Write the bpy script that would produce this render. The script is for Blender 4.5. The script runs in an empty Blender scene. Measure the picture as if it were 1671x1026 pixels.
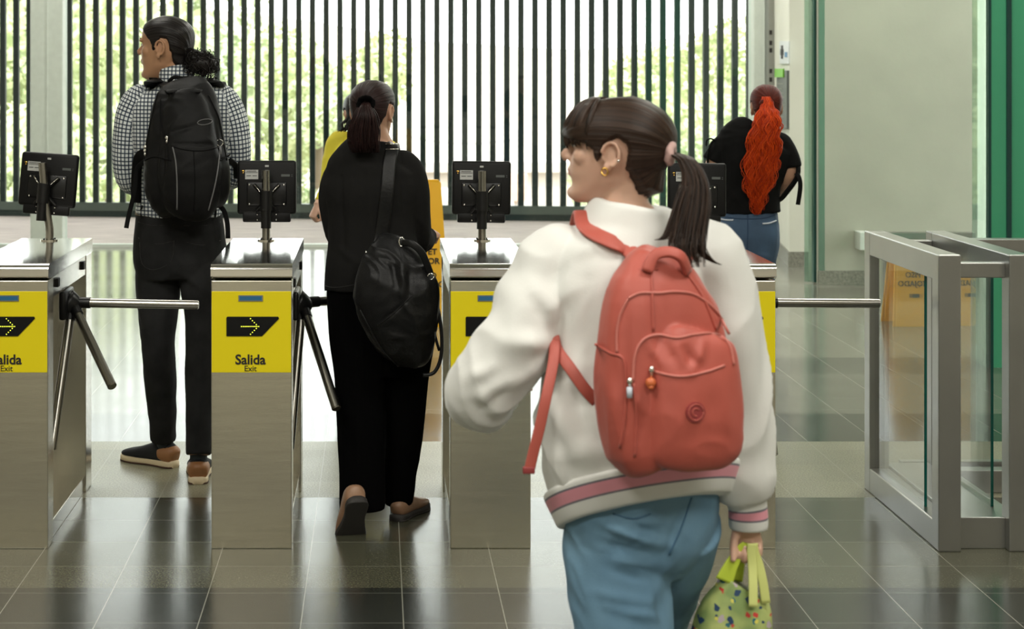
import bpy, bmesh, math, random
from mathutils import Vector, Matrix, noise, kdtree
from mathutils.bvhtree import BVHTree
R = math.radians
scn = bpy.context.scene
col = scn.collection
random.seed(7)

# ------------------------------------------------------------------ camera
W, H = 1671.0, 1026.0
FPX, VX, VY, CZ = 2925.0, 615.0, 115.0, 1.6
cam_d = bpy.data.cameras.new('camera'); cam = bpy.data.objects.new('camera', cam_d); col.objects.link(cam)
cam.location = (0, 0, CZ); cam.rotation_euler = (R(90), 0, 0)
cam_d.sensor_width = 36; cam_d.lens = 36 * FPX / W
cam_d.shift_x = (W / 2 - VX) / W
cam_d.shift_y = -(H / 2 - VY) / W
cam_d.clip_end = 600
cam_d.dof.use_dof = True; cam_d.dof.focus_distance = 6.3; cam_d.dof.aperture_fstop = 6.3
scn.camera = cam
# ------------------------------------------------------------------ world, exposure
w = bpy.data.worlds.new('overcast_sky'); scn.world = w; w.use_nodes = True
bg = w.node_tree.nodes['Background']; bg.inputs[0].default_value = (1.0, 0.995, 0.97, 1); bg.inputs[1].default_value = 4.0
scn.view_settings.view_transform = 'Standard'; scn.view_settings.look = 'None'
scn.view_settings.exposure = 0.55; scn.view_settings.gamma = 1.0; scn.view_settings.use_curve_mapping = False
# ------------------------------------------------------------------ ceiling lamps of the hall
def area(name, loc, rot, sx, sy, power, color):
    l = bpy.data.lights.new(name, 'AREA'); l.shape = 'RECTANGLE'; l.size = sx; l.size_y = sy
    l.energy = power; l.color = color
    o = bpy.data.objects.new(name, l); col.objects.link(o); o.location = loc; o.rotation_euler = rot
    return o
WARM = (1.0, 0.97, 0.88)
for i, (x, y, p) in enumerate([(-2.0, -1.5, 125), (2.0, -1.5, 125), (-2.0, 2.5, 90), (2.4, 2.5, 90), (-2, 8.5, 50), (3, 8.5, 60), (4.0, 11.9, 60), (1.6, 14.6, 110), (-2.5, 14.6, 60)]):
    area('ceiling_lamp', (x, y, 4.9), (0, 0, 0), 1.6, 1.2, p, WARM)
sun_d = bpy.data.lights.new('sun', 'SUN'); sun_d.energy = 2.0; sun_d.angle = R(4); sun_d.color = (1, .96, .88)
sun = bpy.data.objects.new('sun', sun_d); col.objects.link(sun); sun.rotation_euler = (R(38), R(8), R(0)); sun.location = (0, 10, 30)

# ================================================================== helpers
def P(px, py, D): return Vector(((px - VX) / FPX * D, D, CZ - (py - VY) / FPX * D))
ORG = {}
def setlab(o, label=None, cat=None, group=None, kind=None):
    if label: o['label'] = label
    if cat: o['category'] = cat
    if group: o['group'] = group
    if kind: o['kind'] = kind
    return o
def thing(name, loc, label, cat, group=None):
    o = bpy.data.objects.new(name, None); col.objects.link(o); o.location = loc
    o.empty_display_size = .1
    ORG[o] = Vector(loc); return setlab(o, label, cat, group)
def obj(name, bm, mat, parent=None, smooth=True, label=None, origin=None, auto=None):
    if isinstance(bm, bmesh.types.BMesh):
        bmesh.ops.recalc_face_normals(bm, faces=bm.faces[:])
        me = bpy.data.meshes.new(name); bm.to_mesh(me); bm.free()
    else: me = bm; me.name = name
    o = bpy.data.objects.new(name, me); col.objects.link(o)
    mats = mat if isinstance(mat, (list, tuple)) else [mat]
    if len(me.materials) == 0:
        for m in mats: me.materials.append(m)
    if parent is not None:
        o.parent = parent; org = ORG[parent]
    else:
        org = Vector(origin) if origin is not None else Vector((0, 0, 0)); o.location = org
    me.transform(Matrix.Translation(-org)); ORG[o] = org
    for p in me.polygons: p.use_smooth = smooth
    if auto is not None:
        try: me.set_sharp_from_angle(angle=R(auto))
        except Exception: pass
    if label: o['label'] = label
    return o
def top(name, bm, mat, label, cat, group=None, smooth=True, origin=None, auto=None):
    if origin is None and isinstance(bm, bmesh.types.BMesh):
        xs = [v.co for v in bm.verts]
        origin = (sum(v.x for v in xs)/len(xs), sum(v.y for v in xs)/len(xs), min(v.z for v in xs))
    return setlab(obj(name, bm, mat, None, smooth, None, origin, auto), label, cat, group)
def struct(name, bm, mat, smooth=False):
    o = obj(name, bm, mat, None, smooth); o['kind'] = 'structure'; return o
def box(bm, x0, x1, y0, y1, z0, z1, bev=0, mi=0, seg=2):
    r = bmesh.ops.create_cube(bm, size=1)
    vs = r['verts']
    for v in vs:
        v.co = Vector((x0 + (v.co.x + .5) * (x1 - x0), y0 + (v.co.y + .5) * (y1 - y0), z0 + (v.co.z + .5) * (z1 - z0)))
    fs = set(f for v in vs for f in v.link_faces)
    for f in fs: f.material_index = mi
    if bev > 0:
        es = set(e for f in fs for e in f.edges)
        bmesh.ops.bevel(bm, geom=list(es), offset=bev, segments=seg, affect='EDGES', profile=.5)
    return vs
def nb(): return bmesh.new()
def bx(*a, **k):
    bm = nb(); box(bm, *a, **k); return bm
def crom(pts, n):
    if len(pts) < 2: return pts
    out = []; m = len(pts)
    for i in range(m - 1):
        p0 = pts[max(i - 1, 0)]; p1 = pts[i]; p2 = pts[i + 1]; p3 = pts[min(i + 2, m - 1)]
        for k in range(n):
            t = k / n; t2 = t * t; t3 = t2 * t
            out.append(tuple(.5 * (2 * b + (c - a) * t + (2 * a - 5 * b + 4 * c - d) * t2 + (-a + 3 * b - 3 * c + d) * t3)
                             for a, b, c, d in zip(p0, p1, p2, p3)))
    out.append(tuple(pts[-1])); return out
def S(p, ra, rb=None, e=2.0, tilt=0.0):
    return (p[0], p[1], p[2], ra, ra if rb is None else rb, e, tilt)
def loft(bm, secs, ref=(0, 1, 0), seg=20, sub=3, cap=True, closed_dir=None, mi=0):
    """rings of superellipses along a path; ra lies across ref, rb along ref"""
    ref = Vector(ref).normalized()
    secs = crom([tuple(s) for s in secs], sub) if sub > 1 else secs
    lay = bm.verts.layers.float.get('t') or bm.verts.layers.float.new('t')
    rings = []; L = 0; n = len(secs); prev = None
    for i, s in enumerate(secs):
        c = Vector(s[:3]); a = Vector(secs[max(i - 1, 0)][:3]); b = Vector(secs[min(i + 1, n - 1)][:3])
        t = (b - a)
        t = t.normalized() if t.length > 1e-7 else Vector((0, 0, 1))
        if closed_dir is not None: t = Vector(closed_dir)
        u = t.cross(ref)
        if u.length < .05: u = prev or t.orthogonal()
        u.normalize(); 
        if prev is not None and u.dot(prev) < 0: u = -u
        prev = u.copy()
        v = u.cross(t).normalized()
        if v.dot(ref) < 0: v = -v
        if i: L += (c - Vector(secs[i - 1][:3])).length
        ring = []
        ra, rb, e, tl = max(s[3], 1e-4), max(s[4], 1e-4), s[5], s[6]
        for k in range(seg):
            th = 2 * math.pi * k / seg; cs, sn = math.cos(th), math.sin(th)
            x = math.copysign(abs(cs) ** (2 / e), cs) * ra; y = math.copysign(abs(sn) ** (2 / e), sn) * rb
            q = c + u * x + v * y
            if tl: q = q + Vector((0, 0, 1)) * tl * (q.x - c.x)
            vv = bm.verts.new(q); vv[lay] = L; ring.append(vv)
        rings.append(ring)
    for i in range(n - 1):
        for k in range(seg):
            f = bm.faces.new((rings[i][k], rings[i][(k + 1) % seg], rings[i + 1][(k + 1) % seg], rings[i + 1][k])); f.material_index = mi
    if cap:
        for ring in (rings[0], rings[-1]):
            f = bm.faces.new(ring); f.material_index = mi
    return rings
def tube(bm, pts, r, seg=10, sub=1, ref=None, mi=0, r2=None):
    pts = [Vector(p) for p in pts]
    n = len(pts)
    secs = [S(p, (r if r2 is None else r + (r2 - r) * i / max(n - 1, 1))) for i, p in enumerate(pts)]
    d = (pts[-1] - pts[0])
    if ref is None:
        d = d.normalized() if d.length > 1e-6 else Vector((0, 0, 1))
        ref = min([Vector((1, 0, 0)), Vector((0, 1, 0)), Vector((0, 0, 1))], key=lambda a: abs(a.dot(d)))
    return loft(bm, secs, ref, seg, sub, mi=mi)
def tb(pts, r, **k):
    bm = nb(); tube(bm, pts, r, **k); return bm
def ribbon(pts, w, th, nrm=(0, 1, 0), sub=4, seg=12, e=5, w2=None):
    bm = nb(); n = len(pts)
    loft(bm, [S(p, w if w2 is None else w + (w2 - w) * i / (n - 1), th, e) for i, p in enumerate(pts)], nrm, seg, sub); return bm
def ball(bm, c, rx, ry=None, rz=None, seg=16, mat=None, mi=0):
    ry = rx if ry is None else ry; rz = rx if rz is None else rz
    M = Matrix.Translation(Vector(c)) @ (mat or Matrix.Identity(4)) @ Matrix.Diagonal((rx, ry, rz, 1))
    r = bmesh.ops.create_uvsphere(bm, u_segments=seg, v_segments=max(seg // 2, 6), radius=1, matrix=M)
    for v in r['verts']:
        for f in v.link_faces: f.material_index = mi
    return r['verts']
def fuse(bm, voxel, smooth=4, disp=None, smf=.5):
    bmesh.ops.triangulate(bm, faces=[f for f in bm.faces if len(f.verts) > 4])
    bmesh.ops.recalc_face_normals(bm, faces=bm.faces[:])
    me = bpy.data.meshes.new('tmp'); bm.to_mesh(me); bm.free()
    o = bpy.data.objects.new('tmp', me); col.objects.link(o)
    m = o.modifiers.new('r', 'REMESH'); m.mode = 'VOXEL'; m.voxel_size = voxel; m.adaptivity = 0
    if smooth:
        s = o.modifiers.new('s', 'SMOOTH'); s.iterations = smooth; s.factor = smf
    dg = bpy.context.evaluated_depsgraph_get(); dg.update()
    me2 = bpy.data.meshes.new_from_object(o.evaluated_get(dg), depsgraph=dg)
    bpy.data.objects.remove(o); bpy.data.meshes.remove(me)
    if disp:
        ns = [v.normal.copy() for v in me2.vertices]
        for v, n_ in zip(me2.vertices, ns):
            v.co = v.co + n_ * disp(v.co, n_)
        me2.update()
    return me2
def attr(me, name, fn):
    a = me.attributes.new(name, 'FLOAT', 'POINT')
    a.data.foreach_set('value', [fn(v.co, v.normal) for v in me.vertices])
def bvh(o):
    me = o.data; M = Matrix.Translation(ORG[o])
    return BVHTree.FromPolygons([M @ v.co for v in me.vertices], [tuple(p.vertices) for p in me.polygons])
def proj(tree, px, py, lift=0.0, D=None):
    d = P(px, py, 1.0) - Vector((0, 0, CZ)); d.normalize()
    loc, nrm, i, dist = tree.ray_cast(Vector((0, 0, CZ)), d)
    if loc is None: return P(px, py, D)
    if nrm.dot(d) > 0: nrm = -nrm
    return loc + nrm * lift
def folds(segs, base=None):
    """wrinkle ridges: (p0, p1, amp, width) in world space"""
    segs = [(Vector(a), Vector(b), am, wd) for a, b, am, wd in segs]
    def fn(p, n):
        d = base(p, n) if base else 0
        for a, b, am, wd in segs:
            ab = b - a; t = max(0, min(1, (p - a).dot(ab) / ab.length_squared))
            q = a + ab * t; dx = p.x - q.x; dz = p.z - q.z; dy = (p.y - q.y) * .45
            r2 = (dx * dx + dz * dz + dy * dy) / (wd * wd)
            if r2 < 9: d += am * math.exp(-r2) * (1 - .6 * abs(2 * t - 1))
        return d
    return fn
def nz(sx, sy, sz, amp, off=0.0):
    def fn(p, n): return amp * noise.noise(Vector((p.x * sx + off, p.y * sy, p.z * sz + off)))
    return fn
def cloth(amp, f=9, off=0.0, sz=1.0):
    def fn(p, n):
        q = Vector((p.x * f + off, p.y * f, p.z * f * sz)); wv = noise.noise(q * .6 + Vector((3, 1, 7)))
        a = noise.noise(q + Vector((wv * 1.6, wv, wv * 2)))
        b = noise.noise(q * 2.3 + Vector((wv * 2, 5, wv)))
        return amp * ((1 - abs(a) * 2.4) * .6 + b * .35)
    return fn

# ------------------------------------------------------------------ materials
def mat(name, c, rough=.6, metal=0, spec=.5, var=0, vs=20, bump=0, bs=60, sheen=0, coat=0, stretch=None, c2=None, aniso=0):
    m = bpy.data.materials.new(name); m.use_nodes = True; nt = m.node_tree; b = nt.nodes['Principled BSDF']
    b.inputs['Base Color'].default_value = (*c, 1); b.inputs['Roughness'].default_value = rough
    b.inputs['Metallic'].default_value = metal; b.inputs['Specular IOR Level'].default_value = spec
    if sheen: b.inputs['Sheen Weight'].default_value = sheen; b.inputs['Sheen Roughness'].default_value = .4
    if coat: b.inputs['Coat Weight'].default_value = coat
    tc = nt.nodes.new('ShaderNodeTexCoord'); mp = nt.nodes.new('ShaderNodeMapping')
    nt.links.new(tc.outputs['Object'], mp.inputs[0])
    if stretch: mp.inputs['Scale'].default_value = stretch
    if var or c2:
        n = nt.nodes.new('ShaderNodeTexNoise'); n.inputs['Scale'].default_value = vs; n.inputs['Detail'].default_value = 5
        nt.links.new(mp.outputs[0], n.inputs['Vector'])
        rp = nt.nodes.new('ShaderNodeValToRGB'); rp.color_ramp.elements[0].position = .3; rp.color_ramp.elements[1].position = .7
        if c2: rp.color_ramp.elements[0].color = (*c, 1); rp.color_ramp.elements[1].color = (*c2, 1)
        else:
            rp.color_ramp.elements[0].color = (*[x * (1 - var) for x in c], 1); rp.color_ramp.elements[1].color = (*[min(x * (1 + var), 1) for x in c], 1)
        nt.links.new(n.outputs['Fac'], rp.inputs[0]); nt.links.new(rp.outputs[0], b.inputs['Base Color'])
    if bump:
        n = nt.nodes.new('ShaderNodeTexNoise'); n.inputs['Scale'].default_value = bs; n.inputs['Detail'].default_value = 4
        nt.links.new(mp.outputs[0], n.inputs['Vector'])
        bp = nt.nodes.new('ShaderNodeBump'); bp.inputs['Strength'].default_value = bump; bp.inputs['Distance'].default_value = .005
        nt.links.new(n.outputs['Fac'], bp.inputs['Height']); nt.links.new(bp.outputs[0], b.inputs['Normal'])
    return m
def emis(name, c, s):
    m = bpy.data.materials.new(name); m.use_nodes = True; b = m.node_tree.nodes['Principled BSDF']
    b.inputs['Base Color'].default_value = (*c, 1); b.inputs['Emission Color'].default_value = (*c, 1); b.inputs['Emission Strength'].default_value = s; return m
def glass(name, tint, refl=1.0, rough=0.0, body=None, bf=0.0):
    m = bpy.data.materials.new(name); m.use_nodes = True; nt = m.node_tree
    for n in list(nt.nodes):
        if n.type == 'BSDF_PRINCIPLED': nt.nodes.remove(n)
    out = nt.nodes['Material Output']
    tr = nt.nodes.new('ShaderNodeBsdfTransparent'); tr.inputs[0].default_value = (*tint, 1)
    gl = nt.nodes.new('ShaderNodeBsdfGlossy'); gl.inputs['Roughness'].default_value = rough
    fr = nt.nodes.new('ShaderNodeFresnel')
    ge = nt.nodes.new('ShaderNodeNewGeometry'); io = nt.nodes.new('ShaderNodeMath'); io.operation = 'MULTIPLY_ADD'   # same ratio on the way out of the pane
    io.inputs[1].default_value = 1 / 1.45 - 1.45; io.inputs[2].default_value = 1.45
    nt.links.new(ge.outputs['Backfacing'], io.inputs[0]); nt.links.new(io.outputs[0], fr.inputs[0])
    mu = nt.nodes.new('ShaderNodeMath'); mu.operation = 'MULTIPLY'; mu.inputs[1].default_value = refl; mu.use_clamp = True
    nt.links.new(fr.outputs[0], mu.inputs[0])
    mx = nt.nodes.new('ShaderNodeMixShader'); nt.links.new(mu.outputs[0], mx.inputs[0])
    last = tr.outputs[0]
    if body:
        df = nt.nodes.new('ShaderNodeBsdfDiffuse'); df.inputs[0].default_value = (*body, 1)
        m2 = nt.nodes.new('ShaderNodeMixShader'); m2.inputs[0].default_value = bf
        nt.links.new(tr.outputs[0], m2.inputs[1]); nt.links.new(df.outputs[0], m2.inputs[2]); last = m2.outputs[0]
    nt.links.new(last, mx.inputs[1]); nt.links.new(gl.outputs[0], mx.inputs[2]); nt.links.new(mx.outputs[0], out.inputs[0])
    return m
def striped(name, stops, rough=.8, attrn='t', bump=.3):
    m = mat(name, (1, 1, 1), rough, sheen=.2); nt = m.node_tree; b = nt.nodes['Principled BSDF']
    at = nt.nodes.new('ShaderNodeAttribute'); at.attribute_name = attrn
    mr = nt.nodes.new('ShaderNodeMath'); mr.operation = 'MULTIPLY'; mr.inputs[1].default_value = 10
    nt.links.new(at.outputs['Fac'], mr.inputs[0])
    rp = nt.nodes.new('ShaderNodeValToRGB'); rp.color_ramp.interpolation = 'CONSTANT'
    els = rp.color_ramp.elements
    while len(els) > 1: els.remove(els[-1])
    els[0].position = 0; els[0].color = (*stops[0][1], 1)
    for p, c in stops[1:]:
        e = els.new(p * 10); e.color = (*c, 1)
    nt.links.new(mr.outputs[0], rp.inputs[0]); nt.links.new(rp.outputs[0], b.inputs['Base Color'])
    return m

M = {}
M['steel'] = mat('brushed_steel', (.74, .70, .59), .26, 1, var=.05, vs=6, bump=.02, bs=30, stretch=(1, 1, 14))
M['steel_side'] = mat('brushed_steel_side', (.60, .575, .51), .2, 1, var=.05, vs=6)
M['steel_top'] = mat('polished_steel', (.68, .66, .62), .13, 1)
M['steel_arm'] = mat('tube_steel', (.36, .345, .31), .24, 1)
M['gate_steel'] = mat('painted_gate_steel', (.36, .36, .345), .3, .9, var=.05, vs=5)
M['yellow'] = mat('yellow_panel', (.80, .66, .005), .45, spec=.35)
M['black'] = mat('black_plastic', (.005, .005, .005), .45, spec=.22)
M['blackm'] = mat('black_metal', (.006, .006, .006), .35, spec=.3)
M['ink'] = mat('printed_ink', (.015, .012, .012), .6)
M['blue'] = mat('blue_slot', (.02, .13, .27), .4)
M['led'] = emis('yellow_led', (.75, .85, .05), 1.3)
M['label'] = mat('sticker', (.45, .46, .44), .5)
M['chrome'] = mat('chrome', (.75, .73, .68), .15, 1)
M['gold'] = mat('gold', (.8, .5, .12), .25, 1)
M['fence'] = mat('dark_green_steel', (.007, .015, .014), .6, spec=.2)
M['fence2'] = mat('dark_green_rail', (.045, .06, .05), .5)
M['mull'] = mat('window_profile', (.62, .68, .62), .4, var=.04)
M['wallw'] = mat('white_wall', (.66, .67, .58), .7, var=.03, vs=3, bump=.1, bs=40)
M['wallg'] = mat('grey_wall', (.40, .41, .335), .75, var=.07, vs=2.2, bump=.15, bs=30)
M['wallin'] = mat('beige_wall', (.74, .70, .60), .8)
M['ceil'] = mat('ceiling_paint', (.55, .55, .5), .8)
M['stone'] = mat('stone_skirting', (.22, .22, .18), .5, var=.3, vs=60)
M['pave'] = mat('outdoor_paving', (.46, .38, .36), .85, var=.28, vs=8, bump=.3, bs=50, stretch=(.25, 2.4, 1))
M['glass'] = glass('clear_glass', (.95, .985, .97))
M['gpane'] = glass('gate_glass', (.98, .995, .985), 1.9)
M['gedge'] = mat('glass_edge', (.0, .11, .09), .15, coat=.5)
M['green'] = glass('green_glass', (.05, .2, .11), .6, .05, body=(.10, .50, .28), bf=.75)
M['teal'] = glass('teal_glass', (.82, .92, .86), .8, .02, body=(.25, .40, .33), bf=.25)
M['dkteal'] = mat('dark_teal_seal', (.006, .05, .045), .3)
M['signy'] = mat('sign_yellow', (.95, .50, .01), .4)
M['orange'] = mat('orange_ink', (.8, .12, .02), .5)

def floor_mat():
    m = mat('terrazzo_floor', (.2, .2, .2), .2); nt = m.node_tree; b = nt.nodes['Principled BSDF']; L = nt.links
    N = nt.nodes.new
    def math_(op, a, b_=None, c_=None):
        n = N('ShaderNodeMath'); n.operation = op
        for i, v in enumerate([a, b_, c_]):
            if v is None: continue
            if isinstance(v, (int, float)): n.inputs[i].default_value = v
            else: L.new(v, n.inputs[i])
        return n.outputs[0]
    geo = N('ShaderNodeNewGeometry'); sp = N('ShaderNodeSeparateXYZ'); L.new(geo.outputs['Position'], sp.inputs[0])
    X, Y = sp.outputs[0], sp.outputs[1]
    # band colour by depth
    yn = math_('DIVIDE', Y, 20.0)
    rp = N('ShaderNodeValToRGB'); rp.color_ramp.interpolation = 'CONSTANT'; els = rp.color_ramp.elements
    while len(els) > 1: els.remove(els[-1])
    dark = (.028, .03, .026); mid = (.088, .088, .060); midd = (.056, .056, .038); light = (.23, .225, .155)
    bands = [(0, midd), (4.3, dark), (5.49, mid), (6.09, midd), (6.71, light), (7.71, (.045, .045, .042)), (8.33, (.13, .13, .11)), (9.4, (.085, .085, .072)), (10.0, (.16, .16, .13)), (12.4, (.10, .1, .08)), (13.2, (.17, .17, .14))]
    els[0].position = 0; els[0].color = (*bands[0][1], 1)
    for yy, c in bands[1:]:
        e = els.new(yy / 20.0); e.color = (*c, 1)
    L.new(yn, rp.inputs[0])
    # speckle
    tc = N('ShaderNodeTexCoord')
    no = N('ShaderNodeTexNoise'); no.inputs['Scale'].default_value = 160; no.inputs['Detail'].default_value = 3; L.new(geo.outputs['Position'], no.inputs['Vector'])
    r2 = N('ShaderNodeValToRGB'); r2.color_ramp.elements[0].position = .38; r2.color_ramp.elements[0].color = (.65, .65, .65, 1); r2.color_ramp.elements[1].position = .66; r2.color_ramp.elements[1].color = (1.5, 1.5, 1.45, 1)
    L.new(no.outputs[0], r2.inputs[0])
    mx = N('ShaderNodeMix'); mx.data_type = 'RGBA'; mx.blend_type = 'MULTIPLY'; mx.inputs[0].default_value = 1
    L.new(rp.outputs[0], mx.inputs[6]); L.new(r2.outputs[0], mx.inputs[7])
    # large blotches per tile
    vo = N('ShaderNodeTexWhiteNoise'); vo.noise_dimensions = '2D'
    cx = math_('FLOOR', math_('DIVIDE', math_('ADD', X, 20 - .077), .297)); cy = math_('FLOOR', math_('DIVIDE', math_('ADD', Y, -5.49 + 29.7), .297))
    cb = N('ShaderNodeCombineXYZ'); L.new(cx, cb.inputs[0]); L.new(cy, cb.inputs[1]); L.new(cb.outputs[0], vo.inputs['Vector'])
    tv = math_('MULTIPLY_ADD', vo.outputs['Value'], .22, .89)
    mt = N('ShaderNodeMix'); mt.data_type = 'RGBA'; mt.blend_type = 'MULTIPLY'; mt.inputs[0].default_value = 1
    cc = N('ShaderNodeCombineColor'); [L.new(tv, cc.inputs[i]) for i in range(3)]
    L.new(mx.outputs[2], mt.inputs[6]); L.new(cc.outputs[0], mt.inputs[7])
    # joints
    fx = math_('FRACT', math_('DIVIDE', math_('ADD', X, 29.7 - .077), .297)); fy = math_('FRACT', math_('DIVIDE', math_('ADD', Y, -5.49 + 29.7), .297))
    jx = math_('LESS_THAN', math_('ABSOLUTE', math_('SUBTRACT', fx, .5)), .4945); jx = math_('SUBTRACT', 1, jx)
    jy = math_('LESS_THAN', math_('ABSOLUTE', math_('SUBTRACT', fy, .5)), .492); jy = math_('SUBTRACT', 1, jy)
    jy = math_('MULTIPLY', jy, .3); jx = math_('MULTIPLY', jx, .75)
    j = math_('MAXIMUM', jx, jy)
    mj = N('ShaderNodeMix'); mj.data_type = 'RGBA'; L.new(j, mj.inputs[0]); L.new(mt.outputs[2], mj.inputs[6]); mj.inputs[7].default_value = (.34, .34, .29, 1)
    L.new(mj.outputs[2], b.inputs['Base Color'])
    # roughness: near rows are worn, the far rows polished
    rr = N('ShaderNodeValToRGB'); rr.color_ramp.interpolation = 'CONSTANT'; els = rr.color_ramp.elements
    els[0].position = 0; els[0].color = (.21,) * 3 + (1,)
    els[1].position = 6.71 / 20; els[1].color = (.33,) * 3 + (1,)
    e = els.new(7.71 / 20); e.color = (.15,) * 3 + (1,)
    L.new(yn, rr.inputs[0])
    n3 = N('ShaderNodeTexNoise'); n3.inputs['Scale'].default_value = 3; L.new(geo.outputs['Position'], n3.inputs['Vector'])
    ro = math_('MULTIPLY', rr.outputs[0], math_('MULTIPLY_ADD', n3.outputs[0], .5, .75))
    L.new(ro, b.inputs['Roughness']); b.inputs['Specular IOR Level'].default_value = .62
    n4 = N('ShaderNodeTexNoise'); n4.inputs['Scale'].default_value = 9; L.new(geo.outputs['Position'], n4.inputs['Vector'])
    bp = N('ShaderNodeBump'); bp.inputs['Strength'].default_value = .05; bp.inputs['Distance'].default_value = .002; L.new(n4.outputs[0], bp.inputs['Height']); L.new(bp.outputs[0], b.inputs['Normal'])
    return m

# ================================================================== setting
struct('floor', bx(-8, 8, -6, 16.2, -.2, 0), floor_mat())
struct('ground_outside', bx(-14, 14, 16.3, 20.6, -.25, 0), M['pave'])
struct('ceiling', bx(-8, 8, -6, 20.6, 5.0, 5.2), M['ceil'])
struct('wall_back', bx(-8, 8, -6.2, -6, 0, 5), M['wallin'])
struct('wall_left', bx(-8.2, -8, -6, 16.2, 0, 5), M['wallin'])
struct('wall_right', bx(7.0, 7.2, -6, 11.0, 0, 5), M['wallin'])
GY = 16.25
def Xat(px, D): return (px - VX) / FPX * D
# white wall by the glass with slanting reveal
def prism(bm, pts, z0, z1, mi=0):
    a = [bm.verts.new((x, y, z0)) for x, y in pts]; b = [bm.verts.new((x, y, z1)) for x, y in pts]
    n = len(pts); bm.faces.new(a[::-1]); bm.faces.new(b)
    for i in range(n): bm.faces.new((a[i], a[(i + 1) % n], b[(i + 1) % n], b[i]))
    for f in bm.faces: f.material_index = mi
    return bm
pA = (Xat(1288, 14.6), 14.6); pB = (Xat(1262, 16.1), 16.1); pC = (Xat(1262, 16.1) + 2, 16.1); pD = (Xat(1335, 14.6) + .6, 14.6)
struct('wall_right_far', prism(nb(), [pA, pD, pC, pB], 0, 5), M['wallw'])
struct('baseboard_right_far', prism(nb(), [(pA[0] - .012, pA[1] - .012), (pD[0], pD[1] - .012), (pD[0], pD[1] + .2), (pB[0] + .1, pB[1]), (pB[0] - .012, pB[1])], 0, .125), M['stone'])
struct('wall_right_near', bx(Xat(1335, 13.4), Xat(1595, 13.4), 13.4, 13.7, 0, 5), M['wallg'])
struct('baseboard_right_near', bx(Xat(1335, 13.4), Xat(1595, 13.4) + .01, 13.385, 13.41, 0, .105), M['stone'])

# glass wall towards the outside
wx0, wx1 = -8, Xat(1262, GY)
win = struct('window_1', bx(wx0, wx1, GY - .006, GY + .006, .03, 5), M['glass'])
f_ = bx(wx0, wx1, GY - .04, GY + .04, 0, .03); obj('window_sill', f_, M['mull'], win, False)
def mullion(px0, px1, D0, nm='window_post'):
    a, b = Xat(px0, D0), Xat(px1, D0); bm = nb()
    box(bm, a, b, GY - .12, GY + .12, 0, 5, bev=.008)
    m_ = (a * .48 + b * .52)
    box(bm, m_ - .006, m_ + .006, GY - .126, GY - .11, 0, 5)
    return obj(nm, bm, M['mull'], win, False)
mullion(50, 103, GY - .1); mullion(1229, 1262, GY - .1)
mullion(-330, -277, GY - .1)
bm = nb(); xx = Xat(1252, GY - .2)
box(bm, xx, xx + .05, GY - .26, GY - .13, 0, 5)
obj('window_channel', bm, M['gate_steel'], win, False)
bm = nb()
for pyc in (53, 70, 82, 116, 130, 150, 178):
    q = P(1258, pyc, GY - .27); box(bm, q.x - .012, q.x + .012, q.y, q.y + .01, q.z - .02, q.z + .02)
obj('channel_slot', bm, M['ink'], win, False)

# fence of vertical bars beyond the paving
def fenceY(x): return 19.75 - (x + 4.2) / 9.0
fence = thing('bar_fence', (0, 19.2, 0), 'dark green steel fence of closely spaced vertical bars outside the glass wall', 'fence')
xa, xb = -6.2, 6.5
def obar(bm, x0, x1, dy, z0, z1, off=0):
    vs = []
    for z in (z0, z1):
        for x, s in ((x0, -1), (x1, -1), (x1, 1), (x0, 1)): vs.append(bm.verts.new((x, fenceY(x) + s * dy + off, z)))
    for q in ((3, 2, 1, 0), (4, 5, 6, 7), (0, 1, 5, 4), (1, 2, 6, 5), (2, 3, 7, 6), (3, 0, 4, 7)): bm.faces.new([vs[i] for i in q])
    return bm
obj('bottom_rail', obar(nb(), xa, xb, .05, .07, .16), M['fence2'], fence, False)
obj('ground_rail', obar(nb(), xa, xb, .04, .0, .07, .0), M['fence'], fence, False)
obj('top_rail', obar(nb(), xa, xb, .05, 4.9, 5.0), M['fence2'], fence, False)
x = -5.9; first = None; k = 0
pitch = .1487
while x < 5.4:
    if first is None:
        bm = nb(); box(bm, -.031, .031, -.04, .04, 0, 4.78, bev=.004)
        me = bpy.data.meshes.new('bar'); bm.to_mesh(me); bm.free(); me.materials.append(M['fence']); first = me
    o = bpy.data.objects.new('bar', first); col.objects.link(o); o.parent = fence
    o.location = (x, fenceY(x) - 19.2, .14); x += pitch; k += 1

# far ground, hill, trees, road
M['earth'] = mat('pale_hillside', (.5, .42, .38), .9, c2=(.52, .52, .42), vs=.12)
bm = nb()
nx, ny = 40, 30
gv = []
for j in range(ny + 1):
    row = []
    for i in range(nx + 1):
        X_ = -60 + 140 * i / nx; Y_ = 22 + 170 * j / ny
        t = min(max((Y_ - 60) / 110, 0), 1); z = -6 + 9 * t * t + (5 * math.exp(-((X_ + 22) / 24) ** 2) + 8 * math.exp(-((X_ - 55) / 20) ** 2)) * t + 1.2 * noise.noise(Vector((X_ * .06, Y_ * .06, 0)))
        row.append(bm.verts.new((X_, Y_, z)))
    gv.append(row)
for j in range(ny):
    for i in range(nx): bm.faces.new((gv[j][i], gv[j][i + 1], gv[j + 1][i + 1], gv[j + 1][i]))
struct('hillside', bm, M['earth'], True)
M['bark'] = mat('bark', (.12, .09, .06), .9)
M['leaf1'] = mat('haze_pale_green_leaves', (.34, .40, .20), .7, c2=(.52, .55, .32), vs=2)  # leaf colours paled: outdoor haze and overexposure are painted into them
M['leaf2'] = mat('haze_mid_green_leaves', (.26, .34, .17), .7, c2=(.46, .50, .32), vs=2)  # same washed-out haze put into the darker green
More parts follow.
